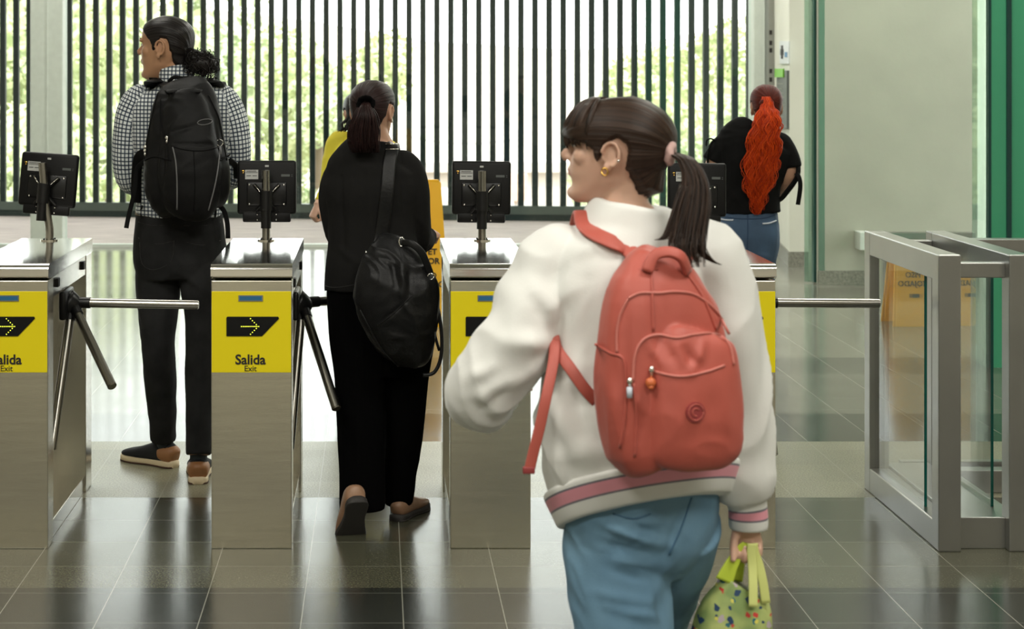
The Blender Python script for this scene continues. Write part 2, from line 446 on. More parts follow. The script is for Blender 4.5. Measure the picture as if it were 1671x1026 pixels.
def tree_mesh(rnd, n, h, spread, leaf):
    bm = nb()
    cl = [(rnd.uniform(-1, 1) * spread, rnd.uniform(-1, 1) * spread, h * rnd.uniform(.3, 1.0), rnd.uniform(.5, 1.1) * spread * .55) for _ in range(16)]
    for _ in range(n):
        c = rnd.choice(cl); d = Vector((rnd.gauss(0, 1), rnd.gauss(0, 1), rnd.gauss(0, 1))).normalized() * c[3] * rnd.uniform(.75, 1.05)
        p = Vector(c[:3]) + d; a = Vector((rnd.gauss(0, 1), rnd.gauss(0, 1), rnd.gauss(0, 1))).normalized(); b_ = a.orthogonal().normalized()
        s = leaf * rnd.uniform(.6, 1.4)
        bm.faces.new([bm.verts.new(p + a * s), bm.verts.new(p + b_ * s * .5), bm.verts.new(p - a * s), bm.verts.new(p - b_ * s * .5)])
    return bm
rt = random.Random(3)
def trunk_bm(h):
    bm = nb(); loft(bm, [S((0, 0, -1), h * .035), S((.1, 0, h * .4), h * .025), S((0, .1, h * .8), h * .012)], sub=3, seg=10); return bm
crowns = []
for k, lf in enumerate(('leaf1', 'leaf2')):
    bm = tree_mesh(rt, 7000, 7, 2.6, .14); me = bpy.data.meshes.new('crown'); bm.to_mesh(me); bm.free(); me.materials.append(M[lf]); crowns.append(me)
tm = bpy.data.meshes.new('trunk'); b_ = trunk_bm(7); b_.to_mesh(tm); b_.free(); tm.materials.append(M['bark'])
spots = [(0, 33, -4.2, 1.0, 0), (95, 40, -5, 1.05, 1), (185, 28, -4.6, .75, 0), (235, 49, -5.5, 1.1, 1), (330, 57, -6, 1.1, 0), (430, 66, -6, 1.0, 1), (520, 84, -5, 1.1, 0),
         (1135, 62, -6.5, 1.0, 0), (1195, 38, -5.0, .7, 1), (1080, 92, -5, 1.0, 0), (40, 66, -4, 1.5, 0), (180, 76, -4, 1.4, 1), (1250, 72, -5, 1.1, 0), (1330, 50, -5, 1.0, 1), (1620, 28, -4, 1.0, 0)]
tl = ['leftmost pale green tree seen through the bars at the frame edge', 'mid green tree just right of the pale window post', 'small pale green tree between the window post and the man', 'mid green tree behind the head of the man',
      'pale tree right of the backpack of the man', 'mid green tree above the second display', 'far pale tree above the woman in black', 'pale green tree left of the red haired woman', 'mid green tree right behind the red haired woman',
      'far pale tree above the girl with the coral backpack', 'big far pale tree behind the window post', 'big far mid green tree beside the face of the man', 'far pale tree behind the white wall corner', 'tree glimpsed through the glass by the grey wall', 'tree glimpsed at the edge of the green glass']
for (px, D, z0, sc, k), lb in zip(spots, tl):
    t = bpy.data.objects.new('tree', None); col.objects.link(t); t.location = (Xat(px, D), D, z0); t.scale = (sc,) * 3; t.rotation_euler = (0, 0, rt.uniform(0, 6)); setlab(t, lb, 'tree', 'trees beyond the fence')
    for nm, me in (('crown', crowns[k]), ('trunk', tm)):
        o = bpy.data.objects.new(nm, me); col.objects.link(o); o.parent = t
M['house'] = mat('faded_brick', (.5, .33, .27), .9, var=.15, vs=3)
M['roofm'] = mat('pale_roof', (.5, .45, .42), .8)
hl = ['faded reddish shed far beyond the fence behind the woman in black', 'pale low house far beyond the fence near the third display']
for i, (px, D, w_, h_, z0) in enumerate([(690, 46, 5, 3.2, -5.2), (870, 55, 7, 3.5, -5.0)]):
    X_ = Xat(px, D); t = thing('house', (X_, D, z0), hl[i], 'house', 'houses beyond the fence')
    obj('house_wall', bx(X_ - w_ / 2, X_ + w_ / 2, D, D + 4, z0, z0 + h_), M['house'] if i == 0 else M['roofm'], t, False)
    obj('roof', prism(nb(), [(X_ - w_ / 2 - .3, D - .4), (X_ + w_ / 2 + .3, D - .4), (X_ + w_ / 2 + .3, D + 4.4), (X_ - w_ / 2 - .3, D + 4.4)], z0 + h_, z0 + h_ + .3), M['roofm'], t, False)
pl = thing('utility_pole', (Xat(842, 40), 40, -6), 'slim pale pole with a small box beyond the fence', 'pole')
obj('pole', tb([(Xat(842, 40), 40, -6), (Xat(842, 40), 40, .3)], .05), M['roofm'], pl)
obj('junction_box', bx(Xat(842, 40) - .25, Xat(842, 40) + .25, 39.8, 40.1, -1.3, -.7), M['house'], pl, False)
def wire(px0, py0, px1, py1, D, sag, lb):
    a, b = P(px0, py0, D), P(px1, py1, D); pts = [a.lerp(b, t / 8) - Vector((0, 0, sag * 4 * (t / 8) * (1 - t / 8))) for t in range(9)]
    top('overhead_cable', tb(pts, .02, seg=6), M['roofm'], lb, 'cable', 'cables beyond the fence')
wire(380, 170, 560, 160, 40, .5, 'sagging cable beyond the fence left of the woman in black')
wire(640, 215, 850, 225, 43, .2, 'nearly level cable beyond the fence right of the woman in black')

# ================================================================== right side: poster, notice, glass partition, rail
def onwall(px, py): # point on the slanted white wall
    d = P(px, py, 1.0) - Vector((0, 0, CZ)); a = Vector((pA[0], pA[1], 0)); b = Vector((pB[0], pB[1], 0)); n = Vector((-(b - a).y, (b - a).x, 0)).normalized()
    if n.x > 0: n = -n
    t = (a - Vector((0, 0, 0))).dot(n) / Vector((d.x, d.y, 0)).dot(n)
    return Vector((0, 0, CZ)) + d * t, n
def wquad(bm, px0, py0, px1, py1, lift, th=.01):
    vs = []
    for lf in (lift, lift + th):
        for a, b in ((px0, py0), (px1, py0), (px1, py1), (px0, py1)):
            q, n = onwall(a, b)
            vs.append(bm.verts.new(q + n * lf))
    for q in ((3, 2, 1, 0), (4, 5, 6, 7), (0, 1, 5, 4), (1, 2, 6, 5), (2, 3, 7, 6), (3, 0, 4, 7)): bm.faces.new([vs[i] for i in q])
    return bm
M['paper'] = mat('white_paper', (.62, .66, .66), .6); M['grey'] = mat('grey_board', (.085, .095, .09), .5); M['lime'] = mat('lime_header', (.17, .5, .03), .5); M['bluei'] = mat('blue_ink', (.06, .22, .42), .5)
org = onwall(1281, 85)[0]
po = thing('wall_sign', org, 'small white sign with blue figure symbols on the white wall', 'sign')
obj('sign_panel', wquad(nb(), 1274, 67, 1289, 104, .0), M['paper'], po, False)
bm = nb(); wquad(bm, 1277, 74, 1280, 96, .011, .003); wquad(bm, 1276, 80, 1281, 90, .011, .003); obj('figure_symbol', bm, M['ink'], po, False)
obj('figure_symbol', wquad(nb(), 1283, 85, 1287, 93, .011, .003), M['bluei'], po, False)
org = onwall(1279, 160)[0]
no_ = thing('notice_board', org, 'tall dark grey notice with a green header on the white wall', 'notice board')
obj('board', wquad(nb(), 1271, 115, 1288, 210, .0, .02), M['grey'], no_, False)
obj('header', wquad(nb(), 1270, 112, 1284, 126, .02, .012), M['lime'], no_, False)
bm = nb()
for y_ in (136, 144, 151, 158, 166, 170, 178, 183, 190, 195): wquad(bm, 1273, y_, 1281 + (y_ % 3) * 2, y_ + 1.1, .021, .002)
obj('small_print', bm, M['stone'], no_, False)

gp = thing('glass_partition', (Xat(1324, 13.5), 13.5, 0), 'narrow full height green edged glass partition beside the grey wall', 'glass partition')
xa_, xb_ = Xat(1313, 13.5), Xat(1329, 13.5)
obj('pane', bx(xa_, xb_, 13.5, 13.512, 0.01, 5), M['teal'], gp, False)
obj('edge', bx(xb_ - .015, xb_ + .004, 13.45, 13.52, 0.01, 5), M['dkteal'], gp, False)
obj('post', bx(xb_ + .005, xb_ + .05, 13.39, 13.5, 0, 5), M['gate_steel'], gp, False)

gw = thing('green_glass_screen', (3.6, 9.65, 0), 'tall green glass screen at the right edge of the hall', 'glass screen')
gx = Xat(1612, 9.65)
obj('side_pane', bx(gx - .015, gx, 9.66, 9.86, 0.0, 4.95), M['teal'], gw, False)
obj('corner_seal', bx(gx, gx + .015, 9.64, 9.68, 0, 4.95), M['dkteal'], gw, False)
obj('front_pane', bx(gx + .015, gx + .1, 9.655, 9.67, 0, 4.95), M['green'], gw, False)
obj('joint', bx(gx + .1, gx + .125, 9.64, 9.69, 0, 4.95), M['dkteal'], gw, False)
obj('front_pane', bx(gx + .125, gx + 1.8, 9.665, 9.68, 0, 4.95), M['green'], gw, False)

rl = thing('wall_rail', (4.2, 13.3, 0), 'grey metal rail with a boxed end low on the grey wall', 'rail')
xr = Xat(1400, 13.3)
obj('rail', bx(xr + .05, Xat(1592, 13.3), 13.3, 13.4, CZ - 275 / FPX * 13.3, CZ - 265 / FPX * 13.3), M['gate_steel'], rl, False)
obj('end_box', bx(xr, xr + .075, 13.24, 13.4, CZ - 292 / FPX * 13.3, CZ - 263 / FPX * 13.3, bev=.004), M['mull'], rl, False)

# ================================================================== text
def text_mesh(body, size, off=0.0, ext=.0006, sx=1.0):
    c = bpy.data.curves.new('t', 'FONT'); c.body = body; c.size = size; c.offset = off; c.extrude = ext; c.align_x = 'CENTER'; c.align_y = 'CENTER'; c.resolution_u = 3
    o = bpy.data.objects.new('t', c); col.objects.link(o)
    dg = bpy.context.evaluated_depsgraph_get(); dg.update()
    me = bpy.data.meshes.new_from_object(o.evaluated_get(dg), depsgraph=dg); bpy.data.objects.remove(o); bpy.data.curves.remove(c)
    me.transform(Matrix.Rotation(R(90), 4, 'X') @ Matrix.Diagonal((sx, 1, 1, 1))); return me

# ================================================================== turnstiles
def turnstile(xl, label, arms, disp, roll, yaw, bend=False):
    Y0, Y1 = 6.0, 6.93; xr = xl + .269
    T = thing('turnstile', (xl + .1345, 6.4, 0), label, 'turnstile', 'exit turnstiles in a row across the hall')
    # front leg, rear leg
    obj('front_leg', bx(xl, xr, Y0, Y0 + .10, 0, .897, bev=.003), M['steel'], T, False)
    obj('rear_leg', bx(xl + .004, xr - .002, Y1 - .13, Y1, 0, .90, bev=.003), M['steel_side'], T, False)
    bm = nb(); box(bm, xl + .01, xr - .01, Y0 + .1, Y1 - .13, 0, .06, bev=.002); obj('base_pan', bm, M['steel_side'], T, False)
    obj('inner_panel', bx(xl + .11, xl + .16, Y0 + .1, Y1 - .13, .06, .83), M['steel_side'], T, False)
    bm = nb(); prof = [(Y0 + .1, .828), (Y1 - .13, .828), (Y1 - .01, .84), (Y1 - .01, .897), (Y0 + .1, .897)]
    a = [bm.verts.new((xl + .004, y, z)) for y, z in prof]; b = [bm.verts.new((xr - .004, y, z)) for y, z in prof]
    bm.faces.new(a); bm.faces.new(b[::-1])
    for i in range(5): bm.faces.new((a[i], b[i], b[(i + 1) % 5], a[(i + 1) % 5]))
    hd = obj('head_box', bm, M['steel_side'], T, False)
    for y in (6.18, 6.72):
        obj('hinge', bx(xr - .005, xr + .006, y - .02, y + .02, .855, .885, bev=.002), M['black'], hd, False)
    # lid with rounded front edge
    bm = nb(); pr = [(Y1, .952), (Y0 + .028, .952)]
    for k in range(1, 7):
        t = k / 6 * math.pi / 2; pr.append((Y0 + .018 - .024 * math.sin(t) + .002, .932 + .02 * math.cos(t)))
    pr += [(Y0 - .006, .912), (Y0 + .004, .903), (Y0 + .01, .902), (Y1, .902)]
    a = [bm.verts.new((xl - .002, y, z)) for y, z in pr]; b = [bm.verts.new((xr + .002, y, z)) for y, z in pr]; n = len(pr)
    bm.faces.new(a); bm.faces.new(b[::-1])
    for i in range(n): bm.faces.new((a[i], b[i], b[(i + 1) % n], a[(i + 1) % n]))
    obj('lid', bm, M['steel_top'], T, True, auto=35)
    # yellow front plate
    yf = Y0 - .004
    fp = obj('front_plate', bx(xl + .001, xr - .002, yf, Y0 + .001, .590, .861, bev=.001), M['yellow'], T, False)
    cx = xl + .132
    sl = obj('ticket_slot', bx(cx - .041, cx + .041, yf - .003, yf + .001, .8285, .849), M['gate_steel'], fp, False)
    obj('slot_light', bx(cx - .037, cx + .037, yf - .004, yf, .832, .8455), M['blue'], fp, False)
    bm = nb(); pp = [(cx - .081, .712), (cx + .038, .712), (cx + .095, .771), (cx + .092, .777), (cx - .078, .777), (cx - .081, .774)]
    a = [bm.verts.new((x, yf - .003, z)) for x, z in pp]; b = [bm.verts.new((x, yf + .001, z)) for x, z in pp]; n = len(pp)
    bm.faces.new(a); bm.faces.new(b[::-1])
    for i in range(n): bm.faces.new((a[i], b[i], b[(i + 1) % n], a[(i + 1) % n]))
    obj('arrow_display', bm, M['black'], fp, False)
    bm = nb(); zc = .7445; dots = [(-.031 + .0058 * k, 0) for k in range(11)]
    dots += [(.0255 - .0065 * k, s * .0065 * k) for k in range(1, 5) for s in (-1, 1)]
    for dx, dz in dots: bmesh.ops.create_circle(bm, cap_ends=True, radius=.0019, segments=8, matrix=Matrix.Translation((cx + dx, yf - .0036, zc + dz)) @ Matrix.Rotation(R(90), 4, 'X'))
    obj('arrow_lights', bm, M['led'], fp, False)
    me = text_mesh('Salida', .046, .0011, sx=.98); me.transform(Matrix.Translation((cx - .001, yf - .001, .632))); obj('exit_word', me, M['ink'], fp, False)
    me = text_mesh('Exit', .027, .0001, sx=1.0); me.transform(Matrix.Translation((cx - .001, yf - .001, .603))); obj('exit_word', me, M['ink'], fp, False)
    # tripod
    hx, hy, hz = xr, 6.36, .775
    bm = nb(); box(bm, xr - .012, xr + .012, hy - .09, hy + .09, hz - .05, hz + .05, bev=.008)
    loft(bm, [S((xr + .002, hy, hz), .05), S((xr + .03, hy, hz - .012), .038), S((xr + .052, hy, hz - .022), .02)], seg=24, sub=2)
    obj('hub', bm, M['blackm'], T)
    for e in arms:
        e = Vector(e); c = Vector((xr + .02, hy, hz + .002)); d = (e - c).normalized(); st = c + d * .03
        a_ = obj('arm', tb([st, e - d * .004, e], .0165, seg=20), M['steel_arm'], T, True, auto=40)
        obj('arm_sleeve', tb([st - d * .01, st + d * .035], .0195, seg=20), M['blackm'], a_, True, auto=40)
        bm = nb(); tube(bm, [e - d * .001, e + d * .003], .0135, seg=20); obj('end_cap', bm, M['steel_side'], a_, True, auto=40)
    # pole and display
    if disp is None: return T
    dpx, dpy = disp; D = 6.83; pb = P(dpx, 391, D + .02); base = Vector((pb.x + (.012 if bend else 0), D, .952))
    c = P(dpx, dpy, D + .03); c.x = base.x if not bend else base.x - .012
    topz = c.z + .083
    pts = [base, base + Vector((0, 0, .05)), Vector((c.x, D - .005, c.z - .08)), Vector((c.x - (.012 if bend else 0), D - .015, topz))]
    obj('pole', tb(pts, .0155, seg=20, sub=3), M['steel_arm'], T, True, auto=45)
    bm = nb(); tube(bm, [base, base + Vector((0, 0, .005))], .033, seg=24)
    fl = obj('pole_flange', bm, M['steel_side'], T, True, auto=40)
    for k in range(4):
        t = R(45 + 90 * k); bm = nb(); ball(bm, base + Vector((math.cos(t) * .025, math.sin(t) * .025, .006)), .0042, seg=8); obj('bolt', bm, M['blackm'], fl)
    Md = Matrix.Translation(Vector((c.x, D + .045, c.z))) @ Matrix.Rotation(roll, 4, 'Y') @ Matrix.Rotation(yaw, 4, 'Z') @ Matrix.Rotation(R(-4), 4, 'X')
    def T_(bm): bmesh.ops.transform(bm, matrix=Md, verts=bm.verts[:]); return bm
    bm = nb(); box(bm, -.113, .113, -.012, .016, -.088, .117, bev=.011, seg=3); box(bm, -.092, .092, -.010, .014, -.119, -.080, bev=.006); box(bm, -.109, .109, .006, .020, -.085, .112, bev=.006)
    h = obj('display_housing', T_(bm), M['black'], T, True, auto=40)
    bm = nb(); box(bm, -.076, .076, -.018, -.008, -.056, .034, bev=.006); obj('mount_plate', T_(bm), M['blackm'], h, True, auto=40)
    bm = nb(); box(bm, -.083, -.033, -.0135, -.011, .045, .081); lb = obj('label_sticker', T_(bm), M['label'], h, False)
    bm = nb(); box(bm, -.081, -.035, -.0142, -.013, .0695, .0715)
    for a0, a1, z in ((-.078, -.06, .058), (-.055, -.038, .058), (-.078, -.04, .076)): box(bm, a0, a1, -.0142, -.013, z - .0012, z + .0012)
    obj('label_print', T_(bm), M['ink'], h, False)
    bm = nb(); ball(bm, (-.091, -.0125, .077), .0065, .002, .0035, 10); ball(bm, (-.091, -.0125, .069), .003, .002, .003, 8); obj('seal_sticker', T_(bm), M['gold'], h)
    bm = nb(); box(bm, .055, .088, -.0135, -.011, .055, .064); box(bm, .094, .098, -.0135, -.011, .055, .057); box(bm, .094, .098, -.0135, -.011, .061, .063); obj('port_cover', T_(bm), M['grey'], h, False)
    bm = nb(); box(bm, -.007, .007, -.0135, -.011, .092, .099); obj('size_mark', T_(bm), M['label'], h, False)
    scr = [(-.067, .024), (.065, .024), (-.066, -.05), (.066, -.05), (-.036, -.074), (-.036, -.09), (-.036, -.11), (.036, -.09), (.036, -.11)]
    for sx_, sz_ in scr:
        bm = nb(); ball(bm, (sx_, -.019 if sz_ > -.06 else -.0115, sz_), .0042 if sz_ > -.06 else .0032, .003, .0042 if sz_ > -.06 else .0032, 10); obj('screw', T_(bm), M['chrome'], h)
    bm = nb()
    for s in (-1, 1):
        tube(bm, [(s * .015, -.04, -.01), (s * .048, -.022, .024)], .0075, seg=10)
        tube(bm, [(s * .015, -.04, -.05), (s * .042, -.02, -.078)], .006, seg=10)
    tube(bm, [(0, -.052, .0), (0, -.052, -.075)], .0245, seg=18); tube(bm, [(0, -.05, -.07), (0, -.05, -.142)], .0195, seg=18)
    br = obj('bracket', T_(bm), M['blackm'], h, True, auto=40)
    bm = nb()
    for s in (-1, 1): tube(bm, [(s * .022, -.047, -.004), (s * .05, -.03, .026)], .0022, seg=6)
    obj('bracket_edge', T_(bm), M['chrome'], br)
    return T
def armend(px, py, D): return P(px, py, D)
turnstile(-1.37, 'exit turnstile cut by the left edge of the frame, display tilted to the right', [armend(323, 497, 6.34), armend(183, 630, 6.08), (-1.118, 6.16, .30)], (77, 300), R(3.5), R(-8), bend=True)
turnstile(-.554, 'exit turnstile between the man with the backpack and the woman in black', [(.15, 6.58, .776), armend(549, 666, 6.08), (-.30, 6.16, .30)], (435, 312), 0, 0)
turnstile(.246, 'exit turnstile half hidden by the left sleeve of the girl in the white jacket', [(.97, 6.38, .776), (.72, 6.08, .42), (.50, 6.16, .30)], (786, 313), R(.7), 0)
turnstile(1.066, 'exit turnstile hidden behind the coral backpack, its arm pointing to the glass gate', [armend(1434, 495, 6.38), (1.353, 6.12, .29), (1.35, 6.66, .30)], (1139, 316), R(1), R(2))

# ================================================================== glass gate
G = thing('glass_gate', (2.0, 6.4, 0), 'grey steel framed glass gate barrier right of the turnstiles', 'gate')
def gframe(x0, x1, nm):
    y0, y1, zt = 5.96, 6.87, .987; bm = nb()
    box(bm, x0, x1, y0, y0 + .075, 0, zt, bev=.004); box(bm, x0, x1, y1 - .075, y1, 0, zt, bev=.004)
    box(bm, x0 + .001, x1 - .001, y0 + .07, y1 - .07, zt - .088, zt - .0005, bev=.004); box(bm, x0 + .001, x1 - .001, y0 + .07, y1 - .07, 0, .092, bev=.004)
    return obj(nm, bm, M['gate_steel'], G, False)
def gpane(x, xf, nm):
    bm = nb(); y0, y1, z0, z1 = 6.2, 6.80, .088, .905; t = .005
    vs = []
    for z in (z0, z1):
        for xx, yy in ((x - t, y0), (x + t, y0), (xf + t, y1), (xf - t, y1)): vs.append(bm.verts.new((xx, yy, z)))
    for i, q in enumerate(((3, 2, 1, 0), (4, 5, 6, 7), (0, 1, 5, 4), (1, 2, 6, 5), (2, 3, 7, 6), (3, 0, 4, 7))):
        f = bm.faces.new([vs[j] for j in q]); f.material_index = 1 if i in (0, 1, 2, 4) else 0
    return obj(nm, bm, [M['gpane'], M['gedge']], G, False)
gframe(1.868, 1.943, 'side_frame'); gframe(2.103, 2.178, 'side_frame')
gpane(1.898, 1.892, 'glass_pane'); gpane(2.128, 2.116, 'glass_pane')
obj('front_crossbar', bx(1.94, 2.105, 6.0, 6.05, .906, .956, bev=.003), M['gate_steel'], G, False)
obj('rear_crossbar', bx(1.94, 2.105, 6.79, 6.84, .906, .956, bev=.003), M['gate_steel'], G, False)
obj('bottom_channel', bx(1.94, 2.105, 6.0, 6.84, 0, .105, bev=.003), M['gate_steel'], G, False)
bm = nb(); box(bm, 2.18, 3.3, 6.79, 6.86, .91, .96, bev=.003); box(bm, 2.18, 3.3, 6.79, 6.86, .0, .085, bev=.003); box(bm, 3.24, 3.3, 6.79, 6.86, 0.085, .91)
obj('rear_frame', bm, M['gate_steel'], G, False)
obj('rear_rail_top', bx(2.02, 2.9, 6.9, 6.94, .06, .095), M['gate_steel'], G, False)

# ================================================================== wet floor sign
sx, sy = .335, 11.3
SG = thing('wet_floor_sign', (sx, sy, 0), 'yellow folding wet floor sign behind the woman in black', 'sign')
def panel(y_top, y_bot, flip=1):
    bm = nb(); vs = []
    zt = .913
    for d in (0, .014 * flip):
        for xx, zz, yy in ((-.10, zt - .02, y_top), (-.085, zt, y_top), (.05, zt, y_top), (.068, zt - .02, y_top), (.125, .0, y_bot), (-.165, .0, y_bot)):
            vs.append(bm.verts.new((sx + xx, yy + d, zz)))
    n = 6; bm.faces.new(vs[:n]); bm.faces.new(vs[n:][::-1])
    for i in range(n): bm.faces.new((vs[i], vs[(i + 1) % n], vs[n + (i + 1) % n], vs[n + i]))
    return bm
obj('front_panel', panel(sy - .015, sy - .13), M['signy'], SG, False)
obj('rear_panel', panel(sy + .0, sy + .12), M['signy'], SG, False)
def sgtext(body, size, px, py, off=.0012):
    me = text_mesh(body, size, off); z = CZ - (py - VY) / FPX * sy
    yy = sy - .13 + (.115) * z / .913 - .003
    me.transform(Matrix.Translation((Xat(px, sy), yy, z)) @ Matrix.Rotation(-.12, 4, 'X')); obj('sign_word', me, M['ink'], SG, False)
sgtext('WET', .052, 698, 409); sgtext('FLOOR', .052, 695, 424); sgtext('PISO', .048, 699, 447); sgtext('MOJADO', .048, 699, 461)
def sgbox(px0, px1, py0, py1, m, nm):
    z = CZ - ((py0 + py1) / 2 - VY) / FPX * sy; yy = sy - .13 + .115 * z / .913 - .004
    obj(nm, bx(Xat(px0, sy), Xat(px1, sy), yy - .001, yy + .006, CZ - (py1 - VY) / FPX * sy, CZ - (py0 - VY) / FPX * sy), m, SG, False)
sgbox(690, 706, 477, 483, M['ink'], 'printed_mark'); sgbox(692, 697, 299, 310, M['orange'], 'printed_mark')
bm = nb(); z = CZ - (360 - VY) / FPX * sy; yy = sy - .13 + .115 * z / .913 - .004; xm = Xat(690, sy)
for tri in (((-.05, -.06), (.05, -.06), (0, .05)),):
    vs = [bm.verts.new((xm + a, yy, z + b)) for a, b in tri]; v2 = [bm.verts.new((xm + a, yy + .004, z + b)) for a, b in tri]
    bm.faces.new(vs); bm.faces.new(v2[::-1]); [bm.faces.new((vs[i], vs[(i + 1) % 3], v2[(i + 1) % 3], v2[i])) for i in range(3)]
obj('warning_triangle', bm, M['ink'], SG, False)
#PEOPLE
# ================================================================== people: materials
def skin(name, c, lip):
    m = mat(name, c, .5, spec=.4, var=.05, vs=12); nt = m.node_tree; b = nt.nodes['Principled BSDF']
    b.inputs['Subsurface Weight'].default_value = .12; b.inputs['Subsurface Radius'].default_value = (.02, .008, .004); b.inputs['Subsurface Scale'].default_value = .4
    at = nt.nodes.new('ShaderNodeAttribute'); at.attribute_name = 'lip'; mx = nt.nodes.new('ShaderNodeMix'); mx.data_type = 'RGBA'
    old = b.inputs['Base Color'].links[0].from_socket
    nt.links.new(at.outputs['Fac'], mx.inputs[0]); nt.links.new(old, mx.inputs[6]); mx.inputs[7].default_value = (*lip, 1)
    nt.links.new(mx.outputs[2], b.inputs['Base Color']); return m
M['skin_m'] = skin('tan_skin', (.46, .25, .14), (.38, .14, .10))
M['skin_g'] = skin('light_skin', (.60, .37, .27), (.52, .20, .17))
M['skin_b'] = skin('medium_skin', (.52, .30, .20), (.4, .15, .1))
def hairmat(name, c, c2, rough=.35, fs=26):
    m = mat(name, c, rough, spec=.2); nt = m.node_tree; b = nt.nodes['Principled BSDF']; L = nt.links
    at = nt.nodes.new('ShaderNodeAttribute'); at.attribute_name = 'flow'; tc = nt.nodes.new('ShaderNodeTexCoord')
    ml = nt.nodes.new('ShaderNodeMath'); ml.operation = 'MULTIPLY'; ml.inputs[1].default_value = fs; L.new(at.outputs['Fac'], ml.inputs[0])
    vm = nt.nodes.new('ShaderNodeVectorMath'); vm.operation = 'SCALE'; vm.inputs['Scale'].default_value = 2.5; L.new(tc.outputs['Object'], vm.inputs[0])
    cb = nt.nodes.new('ShaderNodeCombineXYZ'); L.new(ml.outputs[0], cb.inputs[0])
    ad = nt.nodes.new('ShaderNodeVectorMath'); L.new(vm.outputs[0], ad.inputs[0]); L.new(cb.outputs[0], ad.inputs[1])
    n = nt.nodes.new('ShaderNodeTexNoise'); n.inputs['Scale'].default_value = 1.6; n.inputs['Detail'].default_value = 5; L.new(ad.outputs[0], n.inputs['Vector'])
    rp = nt.nodes.new('ShaderNodeValToRGB'); rp.color_ramp.elements[0].position = .35; rp.color_ramp.elements[1].position = .68
    rp.color_ramp.elements[0].color = (*c, 1); rp.color_ramp.elements[1].color = (*c2, 1); L.new(n.outputs[0], rp.inputs[0]); L.new(rp.outputs[0], b.inputs['Base Color'])
    bp = nt.nodes.new('ShaderNodeBump'); bp.inputs['Strength'].default_value = .5; bp.inputs['Distance'].default_value = .004; L.new(n.outputs[0], bp.inputs['Height']); L.new(bp.outputs[0], b.inputs['Normal'])
    return m
M['hair_black'] = hairmat('black_hair', (.006, .005, .005), (.022, .018, .016), .36)
M['hair_dark'] = hairmat('dark_brown_hair', (.009, .005, .005), (.034, .015, .014), .4)
M['hair_brown'] = hairmat('brown_hair', (.011, .007, .005), (.050, .027, .017), .42)
M['hair_redtop'] = hairmat('dyed_brown_hair', (.028, .006, .004), (.15, .018, .008), .55)
M['hair_red'] = hairmat('red_hair', (.34, .018, .003), (.85, .10, .008), .42, 40)
M['eye'] = mat('eye_white', (.75, .72, .7), .2); M['iris'] = mat('iris', (.02, .012, .01), .15)
def strand_attr(o):
    me = o.data
    if 'flow' not in me.attributes:
        a = me.attributes.new('flow', 'FLOAT', 'POINT')
        a.data.foreach_set('value', [0.0] * len(me.vertices))
# ------------------------------------------------------------------ head
HT = [(0.0, .070, .012, .018), (.008, .084, .0, .030), (.022, .088, -.012, .040), (.038, .083, -.035, .048), (.052, .083, -.055, .054), (.066, .0875, -.066, .058), (.08, .0885, -.078, .062),
      (.095, .0885, -.088, .066), (.112, .084, -.094, .069), (.128, .079, -.098, .071), (.143, .0825, -.100, .073), (.16, .086, -.101, .0745), (.178, .084, -.098, .0735), (.196, .073, -.088, .067),
      (.211, .055, -.070, .055), (.222, .030, -.046, .038), (.229, .004, -.018, .014)]
class Hd:
    def __init__(s, O, F, sf=1.0, sz=1.0, nod=0.0):
        s.O = Vector(O); s.F = Vector(F).normalized(); s.L = Vector((0, 0, 1)).cross(s.F).normalized(); s.sf = sf; s.sz = sz; s.nod = nod
    def w(s, f, l, z):
        # small nod about the ear axis
        if s.nod:
            c, sn = math.cos(s.nod), math.sin(s.nod); zz = z - .1; f, z = f * c + zz * sn, .1 + zz * c - f * sn
        return s.O + s.F * f * s.sf + s.L * l * s.sf + Vector((0, 0, 1)) * z * s.sz
    def loc(s, p):
        d = Vector(p) - s.O; return Vector((d.dot(s.F) / s.sf, d.dot(s.L) / s.sf, d.z / s.sz))
    def ball(s, bm, f, l, z, rf, rl, rz):
        Mx = Matrix((s.F, s.L, (0, 0, 1))).transposed().to_4x4(); ball(bm, s.w(f, l, z), rf * s.sf, rl * s.sf, rz * s.sz, 14, mat=Mx)
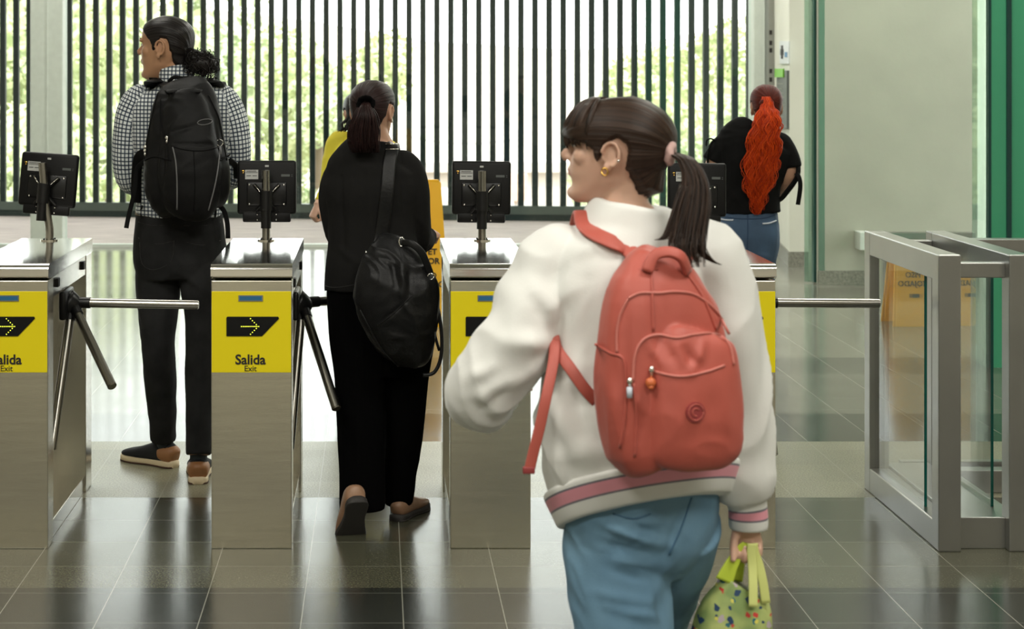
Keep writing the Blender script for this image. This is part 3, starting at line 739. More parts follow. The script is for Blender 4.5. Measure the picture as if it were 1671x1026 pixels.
def add_head(bm, h, neck_to, neck_r=.052):
    secs = []
    for z, fr, bk, hw in HT:
        p = h.w((fr + bk) / 2, 0, z); secs.append(S(p, hw * h.sf, (fr - bk) / 2 * h.sf, 2.15))
    loft(bm, secs, h.F, 32, 2, closed_dir=(0, 0, 1))
    # nose
    pts = [(.076, .148, .008), (.0825, .132, .0085), (.091, .117, .0088), (.1025, .1045, .0100), (.096, .0955, .0095)]
    loft(bm, [S(h.w(f, 0, z), r * h.sf, r * .95 * h.sf) for f, z, r in pts], h.F, 12, 2)
    for sgn in (-1, 1):
        h.ball(bm, .0885, sgn * .011, .0985, .0095, .007, .0065)
        h.ball(bm, .077, sgn * .030, .146, .009, .022, .008)     # brow
        h.ball(bm, .050, sgn * .036, .106, .026, .027, .026)     # cheek
        h.ball(bm, .0650, sgn * .029, .1285, .0125, .015, .012)     # eyelid
    h.ball(bm, .0865, 0, .0725, .0085, .020, .0055); h.ball(bm, .085, 0, .0625, .0085, .018, .006); h.ball(bm, .077, 0, .020, .016, .020, .016)
    # ears
    for sgn in (-1, 1):
        el = .071
        h.ball(bm, -.010, sgn * el, .112, .014, .006, .026)
        pts = []
        for k in range(13):
            t = R(-150 + 255 * k / 12 + 10)
            pts.append(h.w(-.011 - .0175 * math.sin(t + .9) * 1.0, sgn * (el + .010), .116 + .0275 * math.cos(t + .9)))
        tube(bm, pts, .0045, seg=8, ref=h.L); h.ball(bm, -.004, sgn * (el + .004), .087, .009, .0055, .011)
        h.ball(bm, .004, sgn * (el + .004), .108, .005, .005, .009)
    # neck
    n0 = h.w(-.022, 0, .085); n1 = Vector(neck_to)
    loft(bm, [S(n0, neck_r * .98, neck_r * 1.05), S(n0.lerp(n1, .5), neck_r * .93, neck_r), S(n1, neck_r * 1.15, neck_r * 1.15)], h.F, 24, 3)
def lip_attr(me, h):
    def fn(p, n):
        q = h.loc(p)
        if q.x < .06 or q.z > .1: return 0.0
        d = ((q.z - .0675) / .0115) ** 2 + (q.y / .023) ** 2
        return max(0.0, min(1.0, (1.25 - d) * 2)) * .8
    attr(me, 'lip', fn)
def hair_shell(h, line, thick, tail, nm, m, parent, dark=None, extra=None, N=192, Z=84, zlow=.012, bump=.0016):
    """line: [(angle_deg, z)] lowest hair height by angle from the face; tail: (f, l, z) of the gathering point"""
    bm = nb(); lay = bm.verts.layers.float.new('flow')
    def zl(a):
        a = abs(a)
        for (a0, z0), (a1, z1) in zip(line, line[1:]):
            if a <= a1: t = (a - a0) / (a1 - a0); t = t * t * (3 - 2 * t); return z0 + (z1 - z0) * t
        return line[-1][1]
    tabs = crom(HT, 4)
    def at(z):
        for r0, r1 in zip(tabs, tabs[1:]):
            if r0[0] <= z <= r1[0]:
                t = (z - r0[0]) / max(r1[0] - r0[0], 1e-6); return [a + (b - a) * t for a, b in zip(r0, r1)]
        return tabs[-1] if z > .1 else tabs[0]
    rings = []; MK = {}
    for j in range(Z + 1):
        t = j / Z; z = zlow + (.2288 - zlow) * (1 - (1 - t) ** 1.7)
        _, fr, bk, hw = at(z)
        bk = min(bk, -.082) if z < .1 else bk
        hw = max(hw, .054) if z < .1 else hw
        ring = []
        for k in range(N):
            a = 2 * math.pi * k / N; cs, sn = math.cos(a), math.sin(a); e = 2.15
            f0 = math.copysign(abs(cs) ** (2 / e), cs); l0 = math.copysign(abs(sn) ** (2 / e), sn)
            f = (fr + bk) / 2 + f0 * (fr - bk) / 2; l = l0 * hw
            deg = math.degrees(math.atan2(sn, cs)); d = (z - zl(deg)) / .017
            mk = max(0.0, min(1.0, d + .5)); mk = mk * mk * (3 - 2 * mk)
            fl = math.atan2(l - tail[1], z - tail[2])
            th = -.007 + (thick + .007) * mk
            if extra: th += extra(deg, z) * mk
            th += mk * bump * noise.noise(Vector((fl * 9, (f - tail[0]) * 4, 2.2)))
            up = max(0.0, (z - .17) / .06) ; nx_, ny_ = cs * (1 - .6 * min(up, 1)), sn * (1 - .6 * min(up, 1))
            v = bm.verts.new(h.w(f + nx_ * th, l + ny_ * th, z + min(up, 1) * th)); v[lay] = fl; ring.append(v); MK[v] = mk
        rings.append(ring)
    for j in range(Z):
        for k in range(N):
            q = (rings[j][k], rings[j][(k + 1) % N], rings[j + 1][(k + 1) % N], rings[j + 1][k])
            if max(MK[v] for v in q) > .001: bm.faces.new(q)
    bm.faces.new(rings[-1])
    bmesh.ops.delete(bm, geom=[v for v in bm.verts if not v.link_faces], context='VERTS')
    return obj(nm, bm, m, parent)
def strands(nm, m, parent, ctrl, n, r, seed, seg=5, sub=5, curl=0.0, cf=2.0, tiplen=.25, wav=0.0, ref=(0, 1, 0)):
    """ctrl: [(point, spread across, spread deep)]"""
    rd = random.Random(seed); bm = nb(); lay = bm.verts.layers.float.new('flow')
    for k in range(n):
        a = rd.uniform(0, 2 * math.pi); q = math.sqrt(rd.random()); ox, oy = math.cos(a) * q, math.sin(a) * q
        if wav:
            if k % 13 == 0: gx_, gy_, gp, gf = ox * .85, oy * .85, rd.uniform(0, 6.28), rd.uniform(.75, 1.25)
            ox, oy = gx_ + ox * .22, gy_ + oy * .22
        ln = 1 - tiplen * rd.random(); ph = rd.uniform(0, 6.28); f_ = cf * rd.uniform(.8, 1.25)
        if wav: ph = gp + rd.uniform(-.5, .5); f_ = cf * gf * rd.uniform(.96, 1.04)
        pts = []
        base = crom([(*c[0], c[1], c[2]) for c in ctrl], sub)
        last = max(2, int(len(base) * ln))
        for i in range(last):
            c = base[i]; t = i / len(base); j_ = .25 * noise.noise(Vector((k * 3.1, t * 2.5, 1)))
            wv = wav * min(t * 3, 1) * math.sin(t * f_ * 6.28 + ph); cv = curl * min(t * 3, 1)
            pts.append(Vector((c[0] + (ox + j_) * c[3] + wv + cv * math.cos(t * f_ * 6.28 + ph), c[1] + (oy + j_) * c[4] + cv * math.sin(t * f_ * 6.28 + ph), c[2] + wv * .2)))
        nv = len(bm.verts)
        secs = [S(p, r * (1 - .75 * (i / len(pts)) ** 2)) for i, p in enumerate(pts)]
        rg = loft(bm, secs, ref, seg, 1)
        for ri in rg:
            for v in ri: v[lay] = k * .37
    return obj(nm, bm, m, parent)
def hand(bm, wr, d, n, s, sc=1.0, curls=(30, 40, 30), thumb=(.6, .65, .3)):
    wr = Vector(wr); d = Vector(d).normalized(); n = Vector(n); n = (n - d * n.dot(d)).normalized(); s = Vector(s); s = (s - d * s.dot(d) - n * s.dot(n)).normalized()
    loft(bm, [S(wr - d * .02, .024 * sc, .019 * sc), S(wr, .025 * sc, .018 * sc), S(wr + d * .03 * sc, .033 * sc, .0165 * sc), S(wr + d * .065 * sc, .040 * sc, .0145 * sc), S(wr + d * .090 * sc, .038 * sc, .012 * sc)], n, 18, 3)
    tips = []
    for i, (off, ln, r) in enumerate([(.029, .070, .0088), (.0098, .078, .009), (-.0105, .072, .0086), (-.029, .056, .0077)]):
        b = wr + d * (.084 - .004 * abs(i - 1)) * sc + s * off * sc; p = b; pts = [b - d * .012, b]; a = 0; di = d
        for q, fr in enumerate((.46, .30, .24)):
            a += R(curls[q] * (1 + .06 * i)); di = d * math.cos(a) - n * math.sin(a); p = p + di * ln * fr * sc; pts.append(p)
        loft(bm, [S(pp, r * sc * (1.02 - .07 * j)) for j, pp in enumerate(pts)], s, 10, 3); ball(bm, pts[-1], r * .75 * sc, seg=8); tips.append((pts[-1], di))
    b = wr + d * .022 * sc + s * .024 * sc - n * .006 * sc
    d1 = (d * thumb[0] + s * thumb[1] - n * thumb[2]).normalized(); d2 = (d * .9 + s * .1 - n * .5).normalized()
    pts = [b, b + d1 * .038 * sc, b + d1 * .038 * sc + d2 * .03 * sc, b + d1 * .038 * sc + d2 * .052 * sc]
    loft(bm, [S(pp, r * sc) for pp, r in zip(pts, (.014, .0115, .0098, .008))], n, 10, 3)
    return tips
def shoe_bms(heel, head, L=.285, pitch=0.0, w=1.0):
    head = Vector(head).normalized(); side = Vector((0, 0, 1)).cross(head)
    def X(bm, piv=.2):
        Mx = Matrix((head, side, (0, 0, 1))).transposed().to_4x4(); T0 = Matrix.Translation((piv * L / .285, 0, 0))
        bmesh.ops.transform(bm, matrix=Matrix.Translation(Vector(heel)) @ Mx @ T0 @ Matrix.Rotation(pitch, 4, 'Y') @ T0.inverted(), verts=bm.verts[:]); return bm
    k = L / .285; up = nb()
    loft(up, [S((x * k, 0, z * k), a * k * w, b * k, 2.4) for x, z, a, b in [(0.002, .045, .014, .022), (.012, .05, .028, .034), (.04, .056, .033, .044), (.08, .056, .035, .043), (.12, .05, .037, .035), (.18, .04, .043, .025), (.235, .034, .041, .018), (.268, .03, .028, .012), (.281, .027, .012, .006)]], (0, 0, 1), 22, 3)
    so = nb(); loft(so, [S((x * k, 0, .014 * k), a * k * w, .0145 * k, 4) for x, a in [(-.002, .018), (.01, .030), (.04, .034), (.09, .031), (.14, .035), (.2, .046), (.24, .044), (.27, .032), (.288, .012)]], (0, 0, 1), 26, 3)
    os_ = nb(); loft(os_, [S((x * k, 0, .004 * k), a * k * w, .005 * k, 4) for x, a in [(-.001, .019), (.01, .031), (.04, .035), (.09, .032), (.14, .036), (.2, .047), (.24, .045), (.27, .033), (.287, .013)]], (0, 0, 1), 26, 3)
    hl = nb(); loft(hl, [S((x * k, 0, z * k), a * k * w, b * k, 2.4) for x, z, a, b in [(-.005, .047, .015, .020), (.002, .05, .028, .032), (.016, .051, .0345, .037), (.045, .054, .0375, .036), (.062, .052, .0385, .028)]], (0, 0, 1), 22, 3)
    return X(up), X(so), X(os_), X(hl), X
def limb(bm, ch, seg=20, sub=4, inw=None, last=None):
    p0 = P(*ch[0][:3]); p1 = P(*ch[1][:3]); r = ch[0][3]; d = (p0 - p1).normalized(); s = 0 if inw is None else inw
    pre = [S(p0 + Vector((s * .062, 0, .026)), r * .55), S(p0 + Vector((s * .036, 0, .018)), r * .86)]
    loft(bm, pre + [Sp(*c) for c in ch], (0, 1, 0), seg, sub)
    ball(bm, p0, r, r, r * .96, 20)
def drop(tree, x, y, lift=.006, z0=2.2):
    loc, n, i, d = tree.ray_cast(Vector((x, y, z0)), Vector((0, 0, -1)))
    return loc + Vector((0, 0, lift)) if loc is not None else None
def Sp(px, py, D, ra, rb=None, e=2.0, tilt=0.0): return S(P(px, py, D), ra, rb, e, tilt)

# ================================================================== person 1: man with black backpack
def check_mat():
    m = mat('checked_shirt', (.78, .80, .78), .8, sheen=.1); nt = m.node_tree; b = nt.nodes['Principled BSDF']; L = nt.links
    def ln(name):
        at = nt.nodes.new('ShaderNodeAttribute'); at.attribute_name = name
        a = nt.nodes.new('ShaderNodeMath'); a.operation = 'MULTIPLY'; a.inputs[1].default_value = 1 / .0152; L.new(at.outputs['Fac'], a.inputs[0])
        f = nt.nodes.new('ShaderNodeMath'); f.operation = 'FRACT'; L.new(a.outputs[0], f.inputs[0])
        c = nt.nodes.new('ShaderNodeMath'); c.operation = 'LESS_THAN'; c.inputs[1].default_value = .34; L.new(f.outputs[0], c.inputs[0]); return c.outputs[0]
    a = ln('cu'); c = ln('cv'); s = nt.nodes.new('ShaderNodeMath'); s.operation = 'ADD'; L.new(a, s.inputs[0]); L.new(c, s.inputs[1])
    rp = nt.nodes.new('ShaderNodeValToRGB'); rp.color_ramp.interpolation = 'CONSTANT'; e = rp.color_ramp.elements
    e[0].position = 0; e[0].color = (.74, .77, .76, 1); e[1].position = .3; e[1].color = (.075, .10, .14, 1); x = e.new(.8); x.color = (.012, .018, .03, 1)
    h = nt.nodes.new('ShaderNodeMath'); h.operation = 'MULTIPLY'; h.inputs[1].default_value = .5; L.new(s.outputs[0], h.inputs[0]); L.new(h.outputs[0], rp.inputs[0])
    L.new(rp.outputs[0], b.inputs['Base Color']); return m
M['shirt'] = check_mat()
M['denim_black'] = mat('washed_black_denim', (.018, .0182, .0185), .85, spec=.15, var=.35, vs=9, bump=.15, bs=300)
M['pack'] = mat('black_nylon', (.0045, .0045, .0047), .55, spec=.2, bump=.2, bs=400)
M['pack2'] = mat('black_webbing', (.003, .003, .0033), .7, spec=.15)
M['piping'] = mat('grey_piping', (.14, .14, .14), .5)
M['suede'] = mat('black_suede', (.012, .013, .016), .9); M['tanl'] = mat('tan_leather', (.33, .15, .06), .5); M['cream'] = mat('cream_sole', (.75, .62, .42), .6); M['brownsole'] = mat('brown_outsole', (.09, .045, .03), .7)
M['belt'] = mat('grey_canvas_belt', (.30, .26, .2), .6)
DM = 7.12
PM = thing('person', P(292, 785, DM) * 1, 'man in checked shirt and black jeans wearing a black backpack, looking left', 'person')
PM.location.z = 0; ORG[PM] = PM.location.copy()
hm = Hd(P(270, 130, 7.1), (-.955, .28, 0), 1.10, 1.07)
larm = [(224, 165, 7.1, .058), (211, 200, 7.1, .060), (207, 250, 7.11, .056), (210, 288, 7.14, .055), (222, 300, 7.22, .047), (240, 292, 7.36, .040)]
rarm = [(366, 165, 7.1, .058), (380, 200, 7.1, .060), (386, 245, 7.11, .056), (384, 280, 7.14, .054), (372, 292, 7.22, .047), (355, 285, 7.36, .040)]
lleg = [(263, 400, 7.12, .095), (259, 450, 7.12, .092), (258, 500, 7.13, .082), (258, 560, 7.13, .066), (262, 620, 7.17, .064), (265, 680, 7.22, .055), (267, 716, 7.25, .052)]
rleg = [(327, 400, 7.1, .096), (330, 450, 7.08, .092), (332, 500, 7.06, .080), (331, 560, 7.04, .067), (329, 620, 7.02, .066), (326, 680, 6.99, .054), (324, 742, 6.95, .050)]
tors = [(294, 128, 7.08, .058, .056), (295, 140, 7.08, .10, .075), (296, 152, 7.08, .165, .09), (297, 175, 7.08, .20, .105), (297, 215, 7.08, .198, .115), (295, 265, 7.08, .182, .12), (293, 310, 7.09, .172, .115), (291, 350, 7.1, .168, .11)]
def body_bm(h, neck, torso, arms, legs, k=.84, neck_r=.052, hips=None, F=(0, 1, 0)):
    bm = nb(); add_head(bm, h, neck, neck_r)
    loft(bm, [Sp(a, b, c, r * k, q * k) for a, b, c, r, q in torso], F, 28, 3)
    for ch in arms: loft(bm, [Sp(a, b, c, r * k * .9) for a, b, c, r in ch], (0, 1, 0) if abs(ch[-1][1] - ch[0][1]) > 20 else (0, 0, 1), 16, 3)
    for ch in legs: loft(bm, [Sp(a, b, c, r * k) for a, b, c, r in ch], (0, 1, 0), 16, 3)
    return bm
bm = body_bm(hm, P(293, 150, 7.08), tors + [(292, 400, 7.1, .165, .11)], [larm, rarm], [lleg, rleg])
for arm, s in ((larm, 1), (rarm, -1)):
    e0 = P(*arm[-2][:3]); e1 = P(*arm[-1][:3]); d = (e1 - e0).normalized(); wr = e1 + d * .07
    loft(bm, [S(e1 - d * .03, .034), S(wr, .026)], (0, 0, 1), 14, 3)
    hand(bm, wr, d, (0, 0, 1), (s, 0, 0), 1.05)
me = fuse(bm, .004, 3); lip_attr(me, hm); obj('body', me, M['skin_m'], PM)
def eyes(h, parent):
    for sgn in (-1, 1):
        bm = nb(); h.ball(bm, .0700, sgn * .031, .1285, .0112, .0105, .0048); e = obj('eye', bm, M['eye'], parent)
        bm = nb(); h.ball(bm, .0772, sgn * .030, .1285, .0045, .005, .0044); obj('iris', bm, M['iris'], e)
        bm = nb(); tube(bm, [h.w(.0800, sgn * .020, .1325), h.w(.0815, sgn * .030, .1337), h.w(.0765, sgn * .041, .1315)], .001, seg=6, sub=2); obj('eyelash', bm, M['hair_black'], e)
        bm = nb(); tube(bm, [h.w(.0875, sgn * .013, .150), h.w(.0860, sgn * .028, .1535), h.w(.0765, sgn * .045, .150)], .0026, seg=8, sub=2); strand_attr(obj('eyebrow', bm, M['hair_black'], parent))
eyes(hm, PM)
line_m = [(0, .198), (25, .192), (42, .178), (55, .165), (66, .145), (76, .108), (84, .112), (92, .152), (104, .150), (116, .105), (135, .055), (180, .03)]
hs = hair_shell(hm, line_m, .0075, (-.10, .0, .085), 'hair', M['hair_black'], PM)
# curly gathered hair
bm = nb(); lay = bm.verts.layers.float.new('flow'); rd = random.Random(5); cc = P(330, 105, 7.04)
for k in range(520):
    a = Vector((rd.gauss(0, 1), rd.gauss(0, 1), rd.gauss(0, 1))).normalized() * rd.uniform(.2, 1)
    c = cc + Vector((a.x * .074, a.y * .05, a.z * .056)); r0 = rd.uniform(.006, .013); ax = Vector((rd.gauss(0, 1), rd.gauss(0, 1), rd.gauss(0, .5))).normalized(); u = ax.orthogonal().normalized(); v = ax.cross(u)
    pts = [c + u * r0 * math.cos(t * .55) + v * r0 * math.sin(t * .55) + ax * t * .0014 for t in range(int(rd.uniform(8, 20)))]
    for ri in loft(bm, [S(p, .0013) for p in pts], (0, 1, 0), 5, 1):
        for q in ri: q[lay] = k * .31
tube(bm, [hm.w(-.085, 0, .09), cc], .036, seg=14, r2=.044); ball(bm, cc, .058, .044, .042, 18)
obj('curly_ponytail', bm, M['hair_black'], PM)
# shirt
bm = nb(); loft(bm, [Sp(a, b, c, r, q, 2.3) for a, b, c, r, q in tors], (0, 1, 0), 36, 3)
for ch, s_ in ((larm, 1), (rarm, -1)): limb(bm, ch[:-1], 20, 4, s_)
def foldset(lst, D, g=1.0): return [(P(a, b, D), P(c, d, D), am * g, wd) for a, b, c, d, am, wd in lst]
ff = folds(foldset([(192, 270, 235, 285, .007, .014), (190, 295, 232, 300, .006, .01), (198, 235, 228, 262, .006, .014), (236, 190, 232, 270, -.008, .012), (378, 260, 400, 245, .006, .012), (362, 190, 366, 270, -.008, .012), (232, 330, 240, 280, .005, .01)], 7.0), cloth(.005, 7, 1.3, .6))
me = fuse(bm, .006, 4, ff)
chains = [[Vector(q) for q in crom([tuple(P(*c[:3])) for c in ch], 6)] for ch in (larm, rarm)]
def armuv(p):
    best = None
    for ch in chains:
        L0 = 0
        for a, b in zip(ch, ch[1:]):
            ab = b - a; t = max(0, min(1, (p - a).dot(ab) / ab.length_squared)); q = a + ab * t; d = (p - q).length
            if t == 0: t = min(0, (p - a).dot(ab) / ab.length_squared)
            if best is None or d < best[0]: best = (d, L0 + t * ab.length, math.atan2((p - q).y, (p - q).x) * .056)
            L0 += ab.length
    return best
cu, cv = [], []
for v in me.vertices:
    d, L0, an = armuv(v.co)
    if d < .068 and (v.co.x < P(236, 0, 7.08).x or v.co.x > P(356, 0, 7.08).x): cu.append(an); cv.append(L0 + 1)
    else: cu.append(v.co.x if abs(v.normal.x) < .8 else v.co.y); cv.append(v.co.z)
for n_, vals in (('cu', cu), ('cv', cv)): me.attributes.new(n_, 'FLOAT', 'POINT').data.foreach_set('value', vals)
sh = obj('shirt', me, M['shirt'], PM)
bm = nb(); loft(bm, [Sp(292, 143, 7.08, .088, .078), Sp(288, 128, 7.08, .070, .066), Sp(285, 114, 7.09, .063, .062), Sp(285, 112, 7.09, .058, .056)], (0, 1, 0), 32, 3)
me = bpy.data.meshes.new('c'); bm.to_mesh(me); bm.free(); attr(me, 'cu', lambda p, n: p.x); attr(me, 'cv', lambda p, n: p.z); obj('collar', me, M['shirt'], sh)
# jeans
def trousers(nm, hips, legs, m, parent, ffn, vox=.006, F=(0, 1, 0)):
    bm = nb(); loft(bm, hips, F, 32, 3)
    for ch in legs: loft(bm, ch, F, 22, 4)
    return obj(nm, fuse(bm, vox, 4, ffn), m, parent)
jf = folds(foldset([(228, 560, 285, 552, .007, .008), (230, 572, 286, 566, -.006, .006), (228, 582, 284, 580, .006, .007), (236, 600, 282, 604, .005, .01), (228, 520, 260, 545, .005, .01), (305, 560, 352, 575, .005, .009), (304, 590, 350, 590, .004, .009),
    (290, 440, 240, 470, .006, .014), (295, 445, 345, 480, .006, .014), (294, 370, 294, 440, -.007, .006), (240, 705, 290, 712, .004, .008), (306, 730, 345, 725, .004, .008)], 7.0), cloth(.004, 8, 4, .8))
jm = trousers('jeans', [Sp(291, 338, 7.1, .167, .108), Sp(292, 352, 7.1, .171, .113), Sp(293, 385, 7.1, .182, .128), Sp(294, 425, 7.1, .185, .128), Sp(295, 452, 7.1, .165, .105)],
    [[Sp(a, b, c, r) for a, b, c, r in lleg], [Sp(a, b, c, r) for a, b, c, r in rleg]], M['denim_black'], PM, jf)
jt = bvh(jm)
M['stitch'] = mat('seam_thread', (.022, .021, .02), .8)
for pts in ([(226, 362), (250, 368), (286, 366)], [(300, 368), (335, 368), (360, 362)], [(228, 395), (232, 430), (252, 440), (280, 425), (284, 392)], [(226, 388), (255, 398), (285, 393)], [(304, 395), (330, 400), (360, 392)], [(293, 352), (294, 440)]):
    obj('seam', tb([proj(jt, a, b, .0005, 7.0) for a, b in pts], .0014, seg=6, sub=3), M['stitch'], jm)
bm = nb(); loft(bm, [Sp(291, 350, 7.1, .171, .113), Sp(291, 338, 7.1, .170, .112)], (0, 1, 0), 40, 1); obj('belt', bm, M['belt'], PM)
for a in (232, 292, 350): obj('belt_loop', tb([proj(jt, a, 336, .006, 7.0), proj(jt, a, 345, .008, 7.0), proj(jt, a, 355, .004, 7.0)], .004, seg=6), M['denim_black'], jm)
def shoe_part(nm, heel, head, parent, m_up, m_mid, m_out, m_heel=None, L=.285, pitch=0, w=1.0):
    u, so, os_, hl, X = shoe_bms(heel, head, L, pitch, w)
    s = obj(nm, u, m_up, parent); obj('midsole', so, m_mid, s); obj('outsole', os_, m_out, s)
    if m_heel: obj('heel_counter', hl, m_heel, s)
    else: hl.free()
    return s, X
shoe_part('shoe', Vector((P(286, 757, 7.22).x, 7.22, 0.0)), (-.80, .60, 0), PM, M['suede'], M['cream'], M['brownsole'], M['tanl'], .29, w=1.08)
shoe_part('shoe', Vector((P(323, 787, 6.93).x, 6.93, 0.0)), (-.06, 1, 0), PM, M['suede'], M['cream'], M['brownsole'], M['tanl'], .29, w=1.15)
M['sock'] = mat('dark_sock', (.03, .04, .05), .9)
obj('sock', tb([P(268, 700, 7.25), P(270, 735, 7.25)], .034, seg=14), M['sock'], PM); obj('sock', tb([P(324, 725, 6.97), P(324, 760, 6.985)], .034, seg=14), M['sock'], PM)
# black backpack
BP = thing('backpack', P(307, 345, 6.88), 'black backpack with grey piping on the back of the man in the checked shirt', 'backpack')
bm = nb(); D_ = 6.87
loft(bm, [Sp(303, 132, 6.95, .045, .02, 2.5), Sp(304, 140, 6.93, .085, .04, 2.6), Sp(304, 160, 6.9, .118, .06, 2.6), Sp(303, 200, D_, .138, .078, 2.6), Sp(303, 240, D_, .152, .09, 2.6), Sp(305, 285, D_, .165, .095, 2.7), Sp(307, 320, D_, .158, .09, 2.7), Sp(308, 341, D_, .128, .07, 2.6), Sp(309, 348, D_, .09, .05)], (0, -1, 0), 36, 4)
# raised main panel
loft(bm, [Sp(300, 148, 6.85, .05, .03), Sp(303, 175, 6.83, .085, .05), Sp(307, 225, 6.80, .105, .055), Sp(310, 285, 6.785, .118, .06), Sp(311, 335, 6.80, .10, .05), Sp(311, 346, 6.82, .07, .04)], (0, -1, 0), 32, 4)
bf = folds(foldset([(262, 235, 300, 180, .006, .012), (300, 180, 350, 185, .006, .012), (282, 215, 320, 205, -.006, .01), (330, 225, 358, 235, .005, .01), (270, 205, 262, 330, -.012, .010), (352, 200, 366, 320, -.012, .010), (285, 235, 355, 236, -.007, .006), (250, 300, 280, 330, .005, .012)], 6.75), cloth(.0045, 9, 9))
bp_ = obj('pack_body', fuse(bm, .0055, 3, bf), M['pack'], BP); bt = bvh(bp_)
def onbt(tree, pts, r, m, nm, par, lift=.001, D=6.8, sub=3, seg=6):
    p2 = crom([tuple(p) for p in pts], 6 if sub > 1 else 1)
    return obj(nm, tb([proj(tree, a, b, lift, D) for a, b in p2], r, seg=seg, sub=1), m, par)
onbt(bt, [(282, 240), (287, 265), (289, 300), (289, 342)], .0028, M['piping'], 'piping', BP)
onbt(bt, [(358, 244), (356, 270), (350, 305), (340, 343)], .0028, M['piping'], 'piping', BP)
onbt(bt, [(280, 238), (300, 244), (330, 246), (357, 240)], .0022, M['pack2'], 'pocket_seam', BP)
onbt(bt, [(316, 246), (318, 300), (316, 344)], .0018, M['pack2'], 'pocket_seam', BP)
onbt(bt, [(258, 152), (250, 180), (240, 230), (236, 262)], .003, M['pack2'], 'zip', BP)
onbt(bt, [(262, 160), (262, 200), (272, 235), (275, 262)], .003, M['pack2'], 'zip', BP)
onbt(bt, [(340, 155), (356, 190), (364, 230), (370, 262)], .003, M['pack2'], 'zip', BP)
onbt(bt, [(236, 262), (252, 256), (280, 262)], .003, M['pack2'], 'side_pocket_edge', BP); onbt(bt, [(358, 262), (366, 258), (376, 252)], .003, M['pack2'], 'side_pocket_edge', BP)
lo = [(323 + 11 + 12 * math.cos(t * .52) , 199 + 4.5 * math.sin(t * .52) - (12 * math.cos(t * .52)) * .12) for t in range(13)]
onbt(bt, lo, .0016, M['piping'], 'logo_badge', BP, sub=1)
c = proj(bt, 357, 233, .006, 6.75)
obj('key_ring', tb([c + Vector((.0125 * math.cos(t * .5236), 0, .0125 * math.sin(t * .5236))) for t in range(13)], .0016, seg=6), M['chrome'], BP)
obj('zip_pull', tb([c + Vector((0, 0, -.012)), c + Vector((.004, 0, -.045))], .005, seg=8), M['piping'], BP)
for (a, b) in ((274, 225), (239, 246), (237, 240)):
    c = proj(bt, a, b, .006, 6.8); bm = nb(); ball(bm, c, .0065, .005, .009, 10); ball(bm, c - Vector((0, 0, .014)), .0045, .004, .008, 8); obj('zip_pull', bm, M['chrome'], BP)
st = bvh(sh)
obj('handle', ribbon([P(276, 133, 6.95), P(284, 126, 6.94), P(298, 127, 6.94), P(312, 127, 6.95), P(318, 136, 6.95)], .007, .009, (0, -1, 0)), M['pack2'], BP)
for path in ([(285, 150), (268, 136), (248, 131), (236, 134)], [(315, 150), (330, 136), (348, 130), (358, 136)]):
    s_ = -1 if path[0][0] < 300 else 1
    pts = [proj(ct_ if False else bt, path[0][0], path[0][1], .0, 6.9)] + [proj(st, a, b, .005, 7.0) for a, b in path[1:3]]
    q = pts[-1]; xo = q.x + s_ * .012
    for yy in (7.02, 7.06, 7.10, 7.14):
        w_ = drop(st, xo, yy, .005)
        if w_ is not None and w_.z > q.z - .03: pts.append(w_)
    e = pts[-1]; pts += [e + Vector((0, .05, -.03)), e + Vector((0, .09, -.12)), e + Vector((-s_ * .01, .09, -.26)), e + Vector((-s_ * .01, .06, -.42))]
    obj('shoulder_strap', ribbon(pts, .030, .005, (0, -.35, .93), e=3), M['pack'], BP)
obj('hanging_strap', ribbon([P(240, 262, 6.9), P(224, 275, 6.93), P(220, 310, 6.93), P(210, 352, 6.93), P(206, 372, 6.92)], .009, .003), M['pack2'], BP)
obj('side_strap', ribbon([P(240, 250, 6.9), P(226, 258, 6.95), P(222, 300, 7.0), P(222, 330, 7.02)], .02, .006), M['pack2'], BP)
obj('hanging_strap', ribbon([P(358, 335, 6.88), P(366, 345, 6.88), P(371, 365, 6.88), P(372, 389, 6.88)], .0095, .0025), M['pack2'], BP)
obj('side_strap', ribbon([P(374, 262, 6.9), P(384, 270, 6.95), P(386, 290, 7.0)], .012, .006), M['pack2'], BP)

# ================================================================== person 2: woman in black
M['wool'] = mat('black_jacket_cloth', (.0105, .0102, .0098), .9, spec=.12, bump=.1, bs=300)
M['blackpants'] = mat('black_trouser_cloth', (.0016, .0016, .0017), .95, spec=.05)
M['leather'] = mat('black_leather', (.004, .004, .0042), .42, spec=.3, bump=.25, bs=90)
M['tan_shoe'] = mat('tan_shoe_leather', (.30, .17, .10), .45, var=.15, vs=30); M['dksole'] = mat('dark_rubber_sole', (.03, .027, .025), .7)
PB = thing('person', (P(615, 800, 6.3).x, 6.3, 0), 'woman in black jacket and wide black trousers with a low dark ponytail, walking away', 'person')
hb = Hd(P(609, 234, 6.3), (.38, .92, 0), .93, .94, -.06)
tb_ = [(624, 228, 6.29, .055, .055), (618, 240, 6.29, .09, .07), (611, 254, 6.29, .122, .08), (607, 272, 6.29, .154, .095), (606, 290, 6.29, .162, .10), (606, 310, 6.29, .168, .11), (606, 350, 6.3, .155, .108), (608, 390, 6.3, .155, .11), (610, 430, 6.3, .168, .125), (612, 468, 6.3, .178, .13)]
la = [(551, 284, 6.3, .045), (544, 312, 6.3, .050), (545, 350, 6.32, .047), (554, 385, 6.38, .045), (572, 395, 6.5, .038), (592, 385, 6.62, .034)]
ra_ = [(665, 272, 6.3, .048), (675, 305, 6.3, .054), (680, 345, 6.32, .050), (682, 385, 6.38, .052), (690, 392, 6.48, .042), (697, 386, 6.56, .036)]
ll = [(585, 470, 6.3, .11), (584, 540, 6.29, .105), (588, 620, 6.27, .09), (590, 700, 6.27, .084), (591, 780, 6.27, .080), (591, 828, 6.27, .078)]
